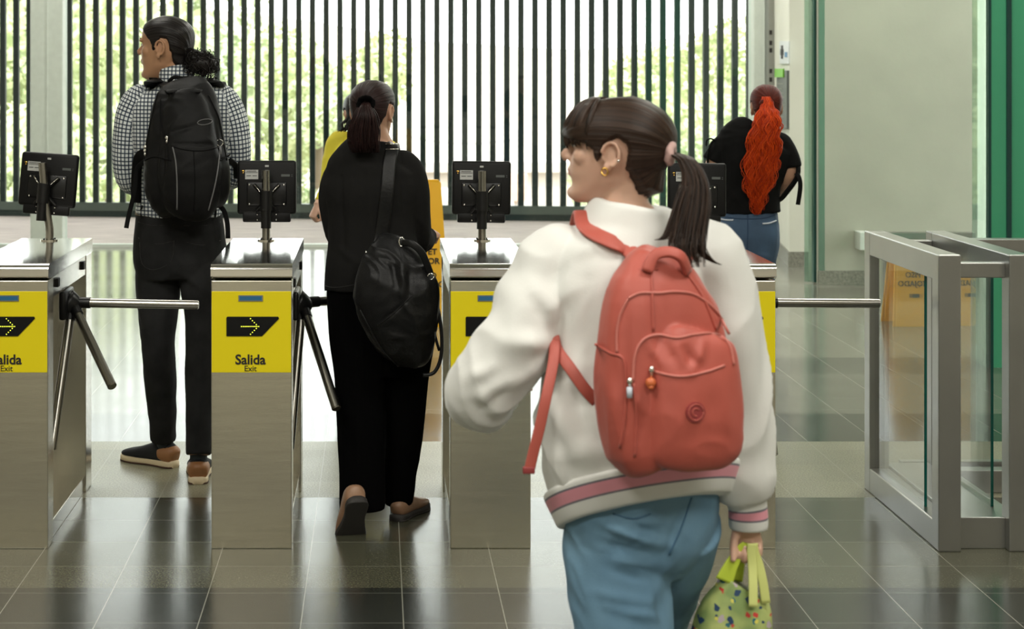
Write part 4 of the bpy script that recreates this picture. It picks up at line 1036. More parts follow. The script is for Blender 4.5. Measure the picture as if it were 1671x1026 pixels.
rl_ = [(660, 470, 6.3, .11), (665, 540, 6.31, .10), (662, 620, 6.33, .082), (659, 700, 6.36, .07), (652, 780, 6.4, .058), (649, 818, 6.42, .052)]
sl = lambda ch: [(a, b, c, min(r, .075)) for a, b, c, r in ch]
bm = body_bm(hb, P(621, 246, 6.3), tb_, [la, ra_], [sl(ll), sl(rl_)], k=.8, neck_r=.048)
for ch, s in ((la, 1), (ra_, -1)):
    e0 = P(*ch[-2][:3]); e1 = P(*ch[-1][:3]); d = (e1 - e0).normalized(); wr = e1 + d * .03
    loft(bm, [S(e1 - d * .03, .026), S(wr, .023)], (0, 0, 1), 14, 3); hand(bm, wr, d, (s * -.2, -.6, .7), (s * .6, 0, .8), .88, (25, 35, 25))
me = fuse(bm, .004, 3); lip_attr(me, hb); obj('body', me, M['skin_b'], PB); eyes(hb, PB)
line_w = [(0, .197), (40, .185), (60, .155), (76, .115), (85, .145), (100, .153), (114, .10), (140, .055), (180, .03)]
hair_shell(hb, line_w, .008, (-.115, .0, .155), 'hair', M['hair_dark'], PB)
tp = P(597, 170, 6.18)
strands('ponytail', M['hair_dark'], PB, [(tp + Vector((.012, .03, .004)), .012, .012), (tp + Vector((0, -.005, 0)), .017, .014), (P(596, 188, 6.155), .038, .022), (P(594, 212, 6.16), .052, .026), (P(594, 235, 6.165), .052, .024), (P(597, 252, 6.175), .046, .02)], 520, .0017, 11, sub=4, tiplen=.12)
bm = nb()
for k in range(16):
    t = k / 16 * 6.28; q = tp + Vector((math.cos(t) * .024, -.004 + .006 * math.sin(t * 3), math.sin(t) * .022)); ball(bm, q, .0105 + .0025 * math.sin(k * 2.4), .013, .0105, 8)
obj('scrunchie', fuse(bm, .003, 2), M['blackpants'], PB)
q = hb.w(-.004, -.078, .083); bm = nb(); ball(bm, q, .004, seg=8); obj('earring', bm, M['chrome'], PB)
bm = nb(); loft(bm, [Sp(a, b, c, r, q, 2.2) for a, b, c, r, q in tb_[1:]], (0, 1, 0), 32, 3); loft(bm, [Sp(616, 250, 6.29, .10, .075), Sp(620, 238, 6.29, .068, .063), Sp(622, 230, 6.29, .060, .058)], (0, 1, 0), 28, 3)
for ch, s_ in ((la, 1), (ra_, -1)): limb(bm, ch, 20, 4, s_)
bfn = folds(foldset([(600, 262, 612, 460, .006, .012), (575, 300, 570, 460, .006, .014), (640, 360, 636, 460, .005, .012), (556, 290, 560, 400, -.009, .009), (656, 280, 662, 380, -.009, .009), (526, 345, 556, 365, .006, .009), (660, 325, 700, 350, .006, .010), (662, 352, 700, 372, .006, .009), (664, 375, 702, 388, -.005, .007), (530, 312, 550, 330, .005, .01), (560, 255, 600, 275, .004, .012), (545, 400, 600, 440, .005, .012)], 6.2), cloth(.0045, 7, 21, .45))
jb = obj('jacket', fuse(bm, .0055, 4, bfn), M['wool'], PB); jbt = bvh(jb)
onbt(jbt, [(530, 466), (545, 469), (570, 466), (600, 458)], .0012, M['stitch'], 'hem_seam', jb)
pf = folds(foldset([(583, 640, 586, 830, .006, .012), (600, 500, 575, 640, .006, .016), (655, 640, 650, 800, .005, .012), (640, 500, 670, 640, .006, .016), (630, 480, 628, 640, -.012, .01), (560, 600, 562, 820, .005, .012)], 6.2), cloth(.005, 6, 2, .5))
trousers('trousers', [Sp(614, 455, 6.3, .165, .115), Sp(618, 480, 6.3, .172, .125), Sp(622, 530, 6.3, .172, .125), Sp(624, 575, 6.3, .150, .11), Sp(624, 610, 6.3, .12, .09)], [[Sp(*c) for c in ll], [Sp(*c) for c in rl_]], M['blackpants'], PB, pf)
shoe_part('shoe', Vector((P(592, 870, 6.14).x, 6.00, .0)), (-.22, .97, 0), PB, M['tan_shoe'], M['dksole'], M['dksole'], None, .26, pitch=R(50), w=1.25)
shoe_part('shoe', Vector((P(646, 850, 6.36).x, 6.36, 0)), (.42, .9, 0), PB, M['tan_shoe'], M['dksole'], M['dksole'], None, .245, w=1.15)
obj('ankle_sock', tb([P(592, 800, 6.26), P(591, 822, 6.22)], .028, seg=14), M['sock'], PB); obj('ankle_sock', tb([P(651, 800, 6.42), P(652, 838, 6.42)], .033, seg=14), M['sock'], PB)
# leather bag
LB = thing('shoulder_bag', P(655, 598, 6.13), 'slouchy black leather bag hanging from the shoulder of the woman in black', 'bag')
def lb_mat():
    m = mat('woven_black_leather', (.005, .005, .0055), .45, spec=.25); nt = m.node_tree; b = nt.nodes['Principled BSDF']; L = nt.links
    tc = nt.nodes.new('ShaderNodeTexCoord'); mp = nt.nodes.new('ShaderNodeMapping'); mp.inputs['Rotation'].default_value = (0, R(38), 0); L.new(tc.outputs['Object'], mp.inputs[0])
    vo = nt.nodes.new('ShaderNodeTexChecker'); vo.inputs['Scale'].default_value = 150; L.new(mp.outputs[0], vo.inputs['Vector'])
    bp = nt.nodes.new('ShaderNodeBump'); bp.inputs['Strength'].default_value = .7; bp.inputs['Distance'].default_value = .002; L.new(vo.outputs['Fac'], bp.inputs['Height']); L.new(bp.outputs[0], b.inputs['Normal']); return m
M['woven'] = lb_mat()
bm = nb(); loft(bm, [Sp(655, 398, 6.12, .062, .03), Sp(650, 410, 6.1, .095, .05), Sp(645, 440, 6.085, .125, .07), Sp(646, 475, 6.075, .145, .08), Sp(653, 515, 6.08, .135, .078), Sp(661, 550, 6.095, .110, .068), Sp(668, 578, 6.11, .080, .05), Sp(668, 594, 6.12, .05, .03)], (0, -1, 0), 36, 4)
lf = folds(foldset([(655, 400, 658, 480, .014, .012), (636, 405, 648, 465, -.016, .014), (672, 400, 668, 480, -.010, .010), (690, 410, 700, 500, .008, .014), (616, 530, 662, 492, -.007, .006), (620, 545, 700, 560, .006, .010), (630, 565, 690, 575, .006, .009), (662, 495, 690, 560, .008, .012), (600, 450, 640, 470, .006, .02)], 6.0), cloth(.005, 11, 8))
me = fuse(bm, .0045, 3, lf)
lbo = obj('bag_body', me, [M['woven'], M['leather']], LB); lbt = bvh(lbo)
for p in lbo.data.polygons:
    c = p.center + ORG[LB]; px = c.x / c.y * FPX + VX; py = VY + (CZ - c.z) / c.y * FPX
    if py > 530 - (px - 616) * .8: p.material_index = 1
onbt(lbt, [(616, 531), (640, 514), (662, 492), (672, 482)], .002, M['leather'], 'panel_seam', LB, D=6.05)
onbt(lbt, [(588, 505), (606, 540), (625, 572), (650, 597)], .003, M['leather'], 'edge_piping', LB, D=6.05)
sp_ = [P(610, 438, 6.09), P(612, 420, 6.10), proj(jbt, 618, 400, .008, 6.15), proj(jbt, 625, 360, .008, 6.15), proj(jbt, 631, 310, .008, 6.15), proj(jbt, 634, 270, .008, 6.17), proj(jbt, 637, 246, .008, 6.2)]
q = sp_[-1]; sp_ += [Vector((q.x + .005, 6.27, q.z + .02)), Vector((q.x + .008, 6.36, q.z + .0)), Vector((q.x + .02, 6.42, q.z - .06)), Vector((q.x + .05, 6.44, q.z - .25))]
obj('shoulder_strap', ribbon(sp_, .023, .004, (0, -1, .1)), M['leather'], LB)
for (px, py, t) in ((636, 240, jbt), (610, 414, None)):
    c = proj(t, px, py, .016, 6.17) if t else P(px, py, 6.085)
    bm = nb()
    for s in (-1, 1):
        if t: tube(bm, [c + Vector((-.023, 0, s * .009)), c + Vector((.023, 0, s * .009))], .0018, seg=6)
        else: tube(bm, [c + Vector((s * .026, 0, -.012)), c + Vector((s * .026, 0, .012))], .0025, seg=6)
    obj('strap_buckle', bm, M['chrome'], LB)
c = proj(lbt, 654, 398, .012, 6.05); obj('strap_ring', tb([c + Vector((.008 * math.cos(t * .63), 0, .016 * math.sin(t * .63))) for t in range(11)], .0022, seg=6), M['chrome'], LB)
obj('top_handle', ribbon([proj(lbt, 656, 400, .012, 6.05), P(672, 398, 6.03), P(688, 412, 6.03), P(697, 432, 6.04), P(702, 446, 6.05)], .012, .006, (0, -1, 0)), M['leather'], LB)
c = P(703, 451, 6.04); obj('strap_ring', tb([c + Vector((.0105 * math.cos(t * .63), 0, .0105 * math.sin(t * .63))) for t in range(11)], .002, seg=6), M['chrome'], LB)
obj('hanging_strap', tb([P(706, 470, 6.08), P(716, 510, 6.08), P(721, 550, 6.08), P(719, 585, 6.08), P(708, 608, 6.08), P(690, 612, 6.08)], .0065, seg=8, sub=4), M['leather'], LB)
obj('hanging_strap', tb([P(712, 500, 6.1), P(709, 540, 6.1), P(717, 572, 6.1)], .005, seg=8, sub=4), M['leather'], LB)

# ================================================================== person 3: yellow top, mostly hidden
M['yshirt'] = mat('yellow_top', (.72, .62, .045), .8, sheen=.1)
M['gtr'] = mat('dark_trousers', (.02, .02, .025), .85)
DY = 9.0
PY = thing('person', (P(593, 0, DY).x, DY, 0), 'person in a yellow top mostly hidden behind the woman in black', 'person')
hy = Hd(P(586, 226, DY), (-.25, .97, 0), .95, .98)
ty = [(591, 218, DY, .055, .055), (592, 228, DY, .10, .07), (592, 238, DY, .15, .085), (592, 255, DY, .17, .10), (593, 300, DY, .155, .11), (593, 345, DY, .155, .11), (593, 385, DY, .17, .12)]
ay = [(550, 232, DY, .050), (542, 260, DY, .048), (537, 292, 8.98, .043), (531, 316, 8.95, .037), (522, 331, 8.92, .031)]
ay2 = [(636, 245, DY, .046), (643, 275, DY, .045), (645, 305, DY, .04), (644, 340, DY, .032)]
ly = [[(570, 385, DY, .09), (570, 500, DY, .075), (572, 610, DY, .055)], [(618, 385, DY, .09), (618, 500, DY, .075), (616, 610, DY, .055)]]
bm = body_bm(hy, P(591, 228, DY), ty, [ay, ay2], ly, k=.85, neck_r=.05)
w0 = P(517, 336, 8.9); loft(bm, [S(P(522, 330, 8.92), .024), S(w0, .020)], (0, 1, 0), 12, 3)
hand(bm, w0, (-.35, -.2, -.9), (-.75, -.6, 0), (.6, -.8, 0), .70, (50, 60, 45)); me = fuse(bm, .004, 2); lip_attr(me, hy); obj('body', me, M['skin_g'], PY); eyes(hy, PY)
hair_shell(hy, line_w, .012, (-.10, 0, .1), 'hair', M['hair_black'], PY)
strands('wavy_hair', M['hair_black'], PY, [(P(578, 175, 8.9), .02, .03), (P(568, 195, 8.88), .025, .03), (P(563, 208, 8.87), .03, .02), (P(556, 216, 8.87), .035, .015)], 70, .003, 4, wav=.008, tiplen=.35)
bm = nb(); loft(bm, [Sp(a, b, c, r, q) for a, b, c, r, q in ty], (0, 1, 0), 28, 3)
for ch, s_ in ((ay, 1), (ay2, -1)): limb(bm, ch, 16, 4, s_)
obj('top', fuse(bm, .0065, 4, cloth(.004, 9, 3)), M['yshirt'], PY)
trousers('trousers', [Sp(593, 375, DY, .165, .115), Sp(594, 400, DY, .175, .125), Sp(594, 430, DY, .16, .11)], [[Sp(*c) for c in ch] for ch in ly], M['gtr'], PY, cloth(.004, 7, 5), .009)
for x in (572, 616): shoe_part('shoe', Vector((P(x, 0, 8.93).x, 8.93, 0)), (0, 1, 0), PY, M['suede'], M['dksole'], M['dksole'], None, .25)

# ================================================================== person 4: woman with red ponytail
M['tee'] = mat('black_tshirt', (.006, .006, .0062), .9, spec=.12)
M['denim_blue'] = mat('blue_denim', (.045, .085, .15), .8, var=.3, vs=7, bump=.15, bs=200)
DR = 8.8
PR = thing('person', (P(1225, 0, DR).x, DR, 0), 'woman with long wavy red ponytail, black t-shirt and blue jeans', 'person')
hr = Hd(P(1250, 214, DR), (.05, 1, 0), .92, .96)
tr = [(1247, 206, DR, .055, .055), (1244, 214, DR, .10, .07), (1238, 222, DR, .15, .085), (1232, 238, DR, .178, .10), (1226, 270, DR, .165, .115), (1222, 305, DR, .145, .11), (1221, 336, DR, .145, .11), (1221, 346, DR, .15, .11)]
a1 = [(1184, 240, DR, .035), (1170, 258, DR, .044), (1163, 285, 8.82, .046), (1168, 305, 8.95, .038), (1185, 305, 9.1, .032)]
a2 = [(1274, 244, DR, .038), (1283, 264, 8.8, .048), (1284, 290, 8.82, .052), (1272, 308, 8.92, .042), (1255, 305, 9.08, .034)]
lr = [[(1194, 385, DR, .083), (1196, 440, DR, .088), (1198, 520, DR, .068), (1200, 615, DR, .05)], [(1241, 385, DR, .083), (1238, 440, DR, .080), (1236, 520, DR, .066), (1233, 615, DR, .05)]]
bm = body_bm(hr, P(1247, 216, DR), tr, [], lr, k=.86, neck_r=.05)
for ch, s in ((a1, 1), (a2, -1)):
    loft(bm, [Sp(*c) for c in ch], (0, 1, 0), 18, 4); e0 = P(*ch[-2][:3]); e1 = P(*ch[-1][:3]); d = (e1 - e0).normalized(); hand(bm, e1 + d * .02, d, (0, 0, 1), (s, 0, 0), .88)
me = fuse(bm, .0045, 3); lip_attr(me, hr); obj('body', me, M['skin_b'], PR); eyes(hr, PR)
hair_shell(hr, line_w, .010, (-.115, 0, .165), 'hair', M['hair_redtop'], PR)
t0 = P(1252, 172, 8.68)
strands('ponytail', M['hair_red'], PR, [(P(1250, 158, 8.70), .018, .012), (t0, .028, .02), (P(1252, 195, 8.645), .055, .026), (P(1248, 225, 8.64), .072, .028), (P(1243, 262, 8.65), .080, .028), (P(1238, 295, 8.655), .072, .024), (P(1236, 325, 8.665), .042, .018), (P(1237, 352, 8.67), .012, .01)], 620, .0023, 21, sub=8, wav=.0115, cf=6.5, tiplen=.45)
bm = nb()
for k in range(12):
    t = k / 12 * 6.28; ball(bm, t0 + Vector((math.cos(t) * .026, .012, math.sin(t) * .012 + .012)), .012, .012, .010, 8)
strand_attr(obj('hair_tie', fuse(bm, .004, 2), M['hair_redtop'], PR))
bm = nb(); loft(bm, [Sp(a, b, c, r * 1.05, q * 1.06, 2.2) for a, b, c, r, q in tr[1:]], (0, 1, 0), 30, 3)
limb(bm, [(1183, 234, DR, .052), (1171, 252, DR, .058), (1165, 264, DR, .060)], 20, 3, 1); limb(bm, [(1275, 236, DR, .055), (1284, 256, DR, .062), (1286, 272, DR, .064)], 20, 3, -1)
rf = folds(foldset([(1180, 300, 1215, 340, .006, .014), (1262, 280, 1250, 335, .006, .014), (1190, 240, 1200, 330, .005, .02), (1268, 240, 1262, 300, -.008, .012)], 8.7), cloth(.0045, 8, 6))
tee = obj('tshirt', fuse(bm, .006, 4, rf), M['tee'], PR); tet = bvh(tee)
jn = trousers('jeans', [Sp(1221, 338, DR, .143, .108), Sp(1220, 348, DR, .146, .112), Sp(1219, 375, DR, .158, .13), Sp(1218, 400, DR, .16, .125), Sp(1217, 425, DR, .145, .11)], [[Sp(*c) for c in ch] for ch in lr], M['denim_blue'], PR,
    folds(foldset([(1220, 345, 1219, 430, -.010, .008), (1180, 425, 1215, 410, .005, .01), (1258, 420, 1225, 410, .005, .01)], 8.7), cloth(.003, 9, 3)))
jnt = bvh(jn); M['stitchb'] = mat('blue_seam', (.02, .05, .11), .8); M['pale_trim'] = mat('pale_embroidery', (.55, .6, .68), .4)  # one even pale blue-grey for the pocket trim and a zip pull
onbt(jnt, [(1175, 352), (1200, 356), (1220, 357), (1245, 356), (1266, 350)], .0022, M['stitchb'], 'seam', jn, D=8.7)
onbt(jnt, [(1220, 345), (1220, 380), (1219, 415)], .002, M['stitchb'], 'seam', jn, D=8.7)
for pts in ([(1175, 357), (1186, 359), (1197, 359)], [(1244, 365), (1255, 364), (1266, 360)]): onbt(jnt, pts, .0045, M['pale_trim'], 'pocket_trim', jn, D=8.7)
c = proj(jnt, 1260, 345, .004, 8.7); obj('waist_tag', bx(c.x - .012, c.x + .012, c.y - .003, c.y + .003, c.z - .004, c.z + .004), M['cream'], jn, False)
for x in (1198, 1234): shoe_part('shoe', Vector((P(x, 0, 8.74).x, 8.74, 0)), (0, 1, 0), PR, M['cream'], M['cream'], M['dksole'], None, .25)
FB = thing('backpack', P(1232, 300, 9.02), 'black bag on the front of the red haired woman, straps showing at her shoulders', 'backpack')
bm = nb(); loft(bm, [Sp(1232, 245, 9.03, .09, .05), Sp(1231, 280, 9.04, .12, .07), Sp(1230, 320, 9.04, .12, .07), Sp(1230, 335, 9.04, .09, .05)], (0, 1, 0), 24, 4); obj('pack_body', fuse(bm, .008, 3), M['pack'], FB)
def side(px, py, D): return P(px, py, D)
obj('shoulder_strap', ribbon([P(1262, 245, 9.0), P(1285, 235, 8.95), P(1299, 252, 8.82), P(1303, 275, 8.76), P(1299, 292, 8.76), P(1288, 308, 8.76), P(1270, 330, 8.78), P(1262, 335, 8.95)], .014, .005, (.6, -.8, 0)), M['pack2'], FB)
obj('strap_loop', ribbon([P(1299, 282, 8.75), P(1304, 290, 8.74), P(1306, 305, 8.74), P(1302, 334, 8.74)], .011, .003, (0, -1, 0)), M['pack2'], FB)
obj('shoulder_strap', tb([P(1200, 240, 9.0), P(1178, 225, 8.9), P(1166, 228, 8.78), P(1158, 240, 8.75), P(1155, 262, 8.77), P(1160, 300, 8.85), P(1185, 330, 8.95)], .006, seg=8, sub=4), M['pack2'], FB)
obj('strap_loop', tb([P(1153, 238, 8.75), P(1153, 230, 8.75), P(1160, 226, 8.75), P(1167, 230, 8.75)], .004, seg=6, sub=3), M['pack2'], FB)

# ================================================================== person 5: girl in white jacket, nearest
M['fleece'] = mat('white_sweatshirt', (.72, .72, .69), .9, sheen=.25, bump=.08, bs=250)
Wt = (.72, .72, .69); Gy = (.17, .16, .19); Pk = (.72, .30, .36)
M['denim_light'] = mat('light_blue_denim', (.085, .175, .265), .85, c2=(.15, .275, .38), vs=5, bump=.12, bs=260)
DG = 3.75
PG = thing('person', (P(1040, 0, DG).x, DG, 0), 'girl in white jacket and blue jeans with a long brown ponytail, nearest the camera', 'person')
hg = Hd(P(1003, 333, 3.76), (-.93, .37, 0), 1.06, .93, -.06)
FG = (-.34, .94, 0)
tg = [(1022, 335, 3.75, .060, .060), (1024, 352, 3.75, .085, .075), (1026, 372, 3.75, .125, .088), (1028, 400, 3.75, .172, .10), (1033, 440, 3.75, .195, .115), (1040, 500, 3.75, .195, .125), (1042, 580, 3.75, .195, .13), (1042, 660, 3.75, .222, .14), (1047, 730, 3.75, .222, .145), (1053, 790, 3.75, .202, .14)]
lg = [(905, 432, 3.74, .076), (874, 492, 3.72, .080), (840, 562, 3.70, .078), (797, 622, 3.70, .071), (784, 645, 3.75, .072), (800, 640, 3.88, .060), (812, 630, 3.97, .050)]
rg = [(1150, 425, 3.76, .082), (1172, 500, 3.76, .084), (1188, 580, 3.77, .080), (1200, 660, 3.78, .074), (1208, 730, 3.79, .068), (1211, 780, 3.79, .066), (1214, 812, 3.79, .050), (1217, 826, 3.79, .042)]
lgl = [(1000, 860, 3.76, .105), (1003, 920, 3.74, .106), (1012, 975, 3.72, .104), (1020, 1030, 3.70, .100), (1026, 1100, 3.68, .09), (1034, 1200, 3.62, .078), (1040, 1330, 3.55, .07)]
lgr = [(1102, 850, 3.77, .098), (1088, 910, 3.84, .094), (1072, 970, 3.93, .086), (1062, 1020, 4.0, .078), (1060, 1100, 4.02, .072), (1058, 1240, 4.02, .066)]
bm = body_bm(hg, P(1020, 352, 3.75), tg, [lg, rg[:-1]], [lgl, lgr], k=.8, neck_r=.047, F=FG)
wr = P(1219, 848, 3.79); loft(bm, [Sp(1211, 780, 3.79, .03), S(wr, .025)], (0, 1, 0), 14, 3)
tips = hand(bm, wr, (.03, 0, -1), (.15, .98, 0), (-1, .1, 0), .82, (62, 85, 65), (.8, .35, .75))
e0 = P(*lg[-2][:3]); e1 = P(*lg[-1][:3]); d = (e1 - e0).normalized(); loft(bm, [S(e1, .026), S(e1 + d * .04, .023)], (0, 0, 1), 12, 3); hand(bm, e1 + d * .04, d, (-.3, 0, 1), (1, 0, 0), .85)
me = fuse(bm, .0038, 3); lip_attr(me, hg); obj('body', me, M['skin_g'], PG)
eyes(hg, PG)
M['nail'] = mat('fingernail', (.75, .5, .42), .25)
for p_, di in tips[:3]:
    bm = nb(); ball(bm, p_ + Vector((0, -.0058, .0)), .0042, .002, .0055, 8); obj('fingernail', bm, M['nail'], PG)
def bang(deg, z): return .012 * max(0, 1 - abs(deg) / 75) * max(0, min(1, (.2 - z) / .05)) + .006 * max(0, (abs(deg) - 100) / 80)
line_g = [(0, .142), (30, .140), (55, .138), (68, .125), (79, .100), (86, .140), (97, .155), (106, .145), (118, .085), (145, .040), (180, .030)]
hsh = hair_shell(hg, line_g, .013, (-.13, 0, .125), 'hair', M['hair_brown'], PG, extra=bang)
tg0 = P(1094, 250, 3.70)
bx0 = hg.w(-.098, .01, .125)
# fringe locks
rd = random.Random(9); bm = nb(); lay = bm.verts.layers.float.new('flow')
for k in range(70):
    a = R(rd.uniform(-62, 66)); f0, l0 = math.cos(a), math.sin(a); ln = rd.uniform(.0, .014)
    pts = [hg.w(.02 + f0 * .030, l0 * .030, .237), hg.w(.0 + f0 * .075, l0 * .062, .222), hg.w(-.008 + f0 * .106, l0 * .083, .185), hg.w(-.008 + f0 * .112, l0 * .086, .155), hg.w(-.010 + f0 * .108, l0 * .084, .132 - ln)]
    for ri in loft(bm, [S(p, r) for p, r in zip(pts, (.003, .005, .0055, .004, .001))], (0, 0, 1), 6, 3):
        for v in ri: v[lay] = k * .4
obj('fringe', bm, M['hair_brown'], PG)
strands('ponytail', M['hair_brown'], PG, [(tg0 + Vector((-.03, .02, 0)), .012, .012), (tg0 + Vector((0.0, 0, .0)), .013, .012), (P(1120, 262, 3.66), .018, .016), (P(1134, 295, 3.64), .026, .020), (P(1132, 335, 3.62), .034, .022), (P(1125, 375, 3.60), .036, .022), (P(1122, 405, 3.575), .038, .020), (P(1132, 440, 3.56), .024, .014)], 560, .0015, 31, sub=5, tiplen=.3)
strands('loose_lock', M['hair_brown'], PG, [(P(1120, 300, 3.63), .012, .01), (P(1105, 350, 3.61), .014, .01), (P(1090, 385, 3.6), .012, .008), (P(1068, 392, 3.6), .006, .005)], 60, .0012, 33, sub=4, tiplen=.3)
strands('loose_lock', M['hair_brown'], PG, [(P(1130, 370, 3.6), .014, .01), (P(1142, 405, 3.58), .012, .008), (P(1160, 425, 3.58), .006, .004), (P(1180, 433, 3.58), .003, .003)], 40, .0012, 34, sub=4, tiplen=.3)
M['blush'] = mat('pink_scrunchie', (.55, .36, .33), .8, sheen=.3)
bm = nb()
ax = Vector((.9, -.3, -.1)).normalized(); u = ax.orthogonal().normalized(); v = ax.cross(u)
for k in range(18):
    t = k / 18 * 6.28; ball(bm, tg0 + (u * math.cos(t) + v * math.sin(t)) * .017 + ax * .002 * math.sin(k * 2), .0095, .0095, .0105, 8)
obj('scrunchie', fuse(bm, .003, 2), M['blush'], PG)
for f, z, r, m in ((-.008, .078, .0065, 'gold'),):
    c = hg.w(f + .006, .081, z); obj('earring', tb([c + hg.F * r * math.cos(t * .63) + Vector((0, 0, r * 1.2 * math.sin(t * .63))) for t in range(11)], .0019, seg=6), M[m], PG)
bm = nb(); ball(bm, hg.w(-.028, .083, .104), .0032, seg=8); obj('earring', bm, M['chrome'], PG)
# jacket
bm = nb(); loft(bm, [Sp(a, b, c, r, q, 2.25) for a, b, c, r, q in tg[1:-1]] + [S(P(1048, 750, 3.75), .220, .150, 2.2, .06), S(P(1050, 778, 3.75), .203, .138, 2.2, .16)], FG, 40, 4)
for v in bm.verts:
    wz = max(0, min(1, (.95 - v.co.z) / .2)); v.co.z -= .42 * wz * wz * (3 - 2 * wz) * (v.co.y - 3.75)
for ch, s_ in ((lg, 1), (rg[:-1], -1)): limb(bm, ch, 24, 4, s_)
ball(bm, P(1228, 770, 3.78), .045, .05, .05, 16); ball(bm, P(1236, 745, 3.79), .03, .045, .04, 16)
loft(bm, [Sp(1028, 392, 3.75, .13, .095), Sp(1026, 368, 3.75, .105, .088), Sp(1028, 345, 3.75, .088, .08), Sp(1030, 333, 3.75, .078, .074)], FG, 32, 3)
gf = folds(foldset([(905, 545, 860, 470, -.010, .016), (900, 560, 830, 560, .012, .020), (895, 520, 850, 440, .008, .02), (880, 600, 790, 650, .010, .018), (850, 610, 775, 690, -.008, .016), (905, 550, 905, 640, -.014, .014),
    (890, 620, 940, 740, .010, .018), (935, 620, 950, 700, -.012, .016), (960, 690, 1000, 760, -.008, .018), (900, 700, 925, 800, .008, .018), (955, 600, 900, 660, .008, .02), (1225, 560, 1235, 700, .008, .018), (1205, 640, 1250, 720, -.006, .014),
    (1200, 735, 1255, 745, -.012, .010), (1205, 760, 1258, 775, .008, .012), (1205, 790, 1250, 800, -.008, .010), (1000, 390, 930, 420, .006, .016), (1140, 420, 1200, 470, .008, .018), (1170, 450, 1190, 560, -.007, .014), (960, 780, 1100, 775, .004, .02),
    (760, 625, 800, 600, .008, .014), (745, 660, 790, 670, -.006, .014), (930, 440, 900, 520, .008, .018), (960, 460, 960, 600, -.006, .02)], 3.62, 1.6), cloth(.013, 6, 12, .7))
jg = obj('jacket', fuse(bm, .0065, 5, gf), M['fleece'], PG); jgt = bvh(jg)
# ribbed hem and cuff with stripes
s_rib = striped('striped_rib', [(0, Wt), (.026, Gy), (.030, Pk), (.052, Gy), (.056, Wt)])
bm = nb(); loft(bm, [S(P(1053, 833, 3.75), .184, .128, 2.2, .20), S(P(1053, 831, 3.75), .191, .133, 2.2, .20), S(P(1052, 810, 3.75), .203, .142, 2.2, .19), S(P(1050, 786, 3.75), .215, .151, 2.2, .18), S(P(1050, 778, 3.75), .210, .146, 2.2, .18)], FG, 60, 4, closed_dir=(0, 0, 1))
for v in bm.verts: v.co.z -= .42 * (v.co.y - 3.75)
obj('ribbed_hem', bm, s_rib, jg)
s_cuf = striped('striped_cuff', [(0, Wt), (.022, Gy), (.026, Pk), (.042, Gy), (.046, Wt)])
bm = nb(); loft(bm, [S(P(1221, 862, 3.79), .032, .03), S(P(1221, 861, 3.79), .040, .036), S(P(1221, 845, 3.79), .0415, .038), S(P(1220, 828, 3.79), .041, .038), S(P(1218, 815, 3.79), .043, .04)], (0, 1, 0), 32, 4)
obj('cuff', bm, s_cuf, jg)
bm = nb(); a = P(806, 634, 3.93); b = P(818, 625, 4.02); loft(bm, [S(a, .052), S(a.lerp(b, .5), .043), S(b, .038)], (0, 0, 1), 24, 3); obj('cuff', bm, s_cuf, jg)
# jeans
jgf = folds(foldset([(1095, 898, 950, 845, .013, .009), (1092, 915, 940, 880, -.010, .009), (1095, 935, 950, 905, .012, .009), (1085, 955, 985, 930, -.009, .008), (1080, 880, 990, 832, -.007, .010), (1060, 985, 950, 965, .006, .012), (1130, 806, 1092, 905, -.016, .010),
    (1092, 905, 1102, 960, -.012, .008), (1150, 840, 1120, 920, .008, .012), (1100, 905, 1142, 862, .010, .009), (1100, 925, 1135, 885, -.008, .008), (950, 930, 965, 1020, .006, .014), (1075, 980, 1090, 1026, -.008, .010), (1010, 860, 1075, 850, .006, .010), (990, 990, 1080, 1010, .006, .010)], 3.62, 1.7), cloth(.006, 9, 3))
jj = trousers('jeans', [S(P(1050, 790, 3.76), .165, .12, 2, .1), S(P(1046, 830, 3.76), .170, .125), S(P(1040, 870, 3.765), .160, .128), S(P(1036, 905, 3.77), .138, .112), S(P(1034, 930, 3.77), .115, .09)],
    [[Sp(*c) for c in lgl], [Sp(*c) for c in lgr]], M['denim_light'], PG, jgf, F=FG)
M['sneak'] = mat('white_sneaker', (.7, .7, .68), .6)
shoe_part('shoe', Vector((P(1040, 0, 3.5).x, 3.50, .0)), (-.05, 1, 0), PG, M['sneak'], M['cream'], M['dksole'], None, .25)
shoe_part('shoe', Vector((P(1058, 0, 3.98).x, 3.98, .0)), (-.2, 1, 0), PG, M['sneak'], M['cream'], M['dksole'], None, .25)
jjt = bvh(jj)
M['stitchl'] = mat('light_seam', (.06, .14, .23), .8)
onbt(jjt, [(1128, 812), (1112, 860), (1092, 905)], .002, M['stitchl'], 'seam', jj, D=3.65)
onbt(jjt, [(1000, 838), (1035, 846), (1062, 838)], .0015, M['stitchl'], 'seam', jj, D=3.65)

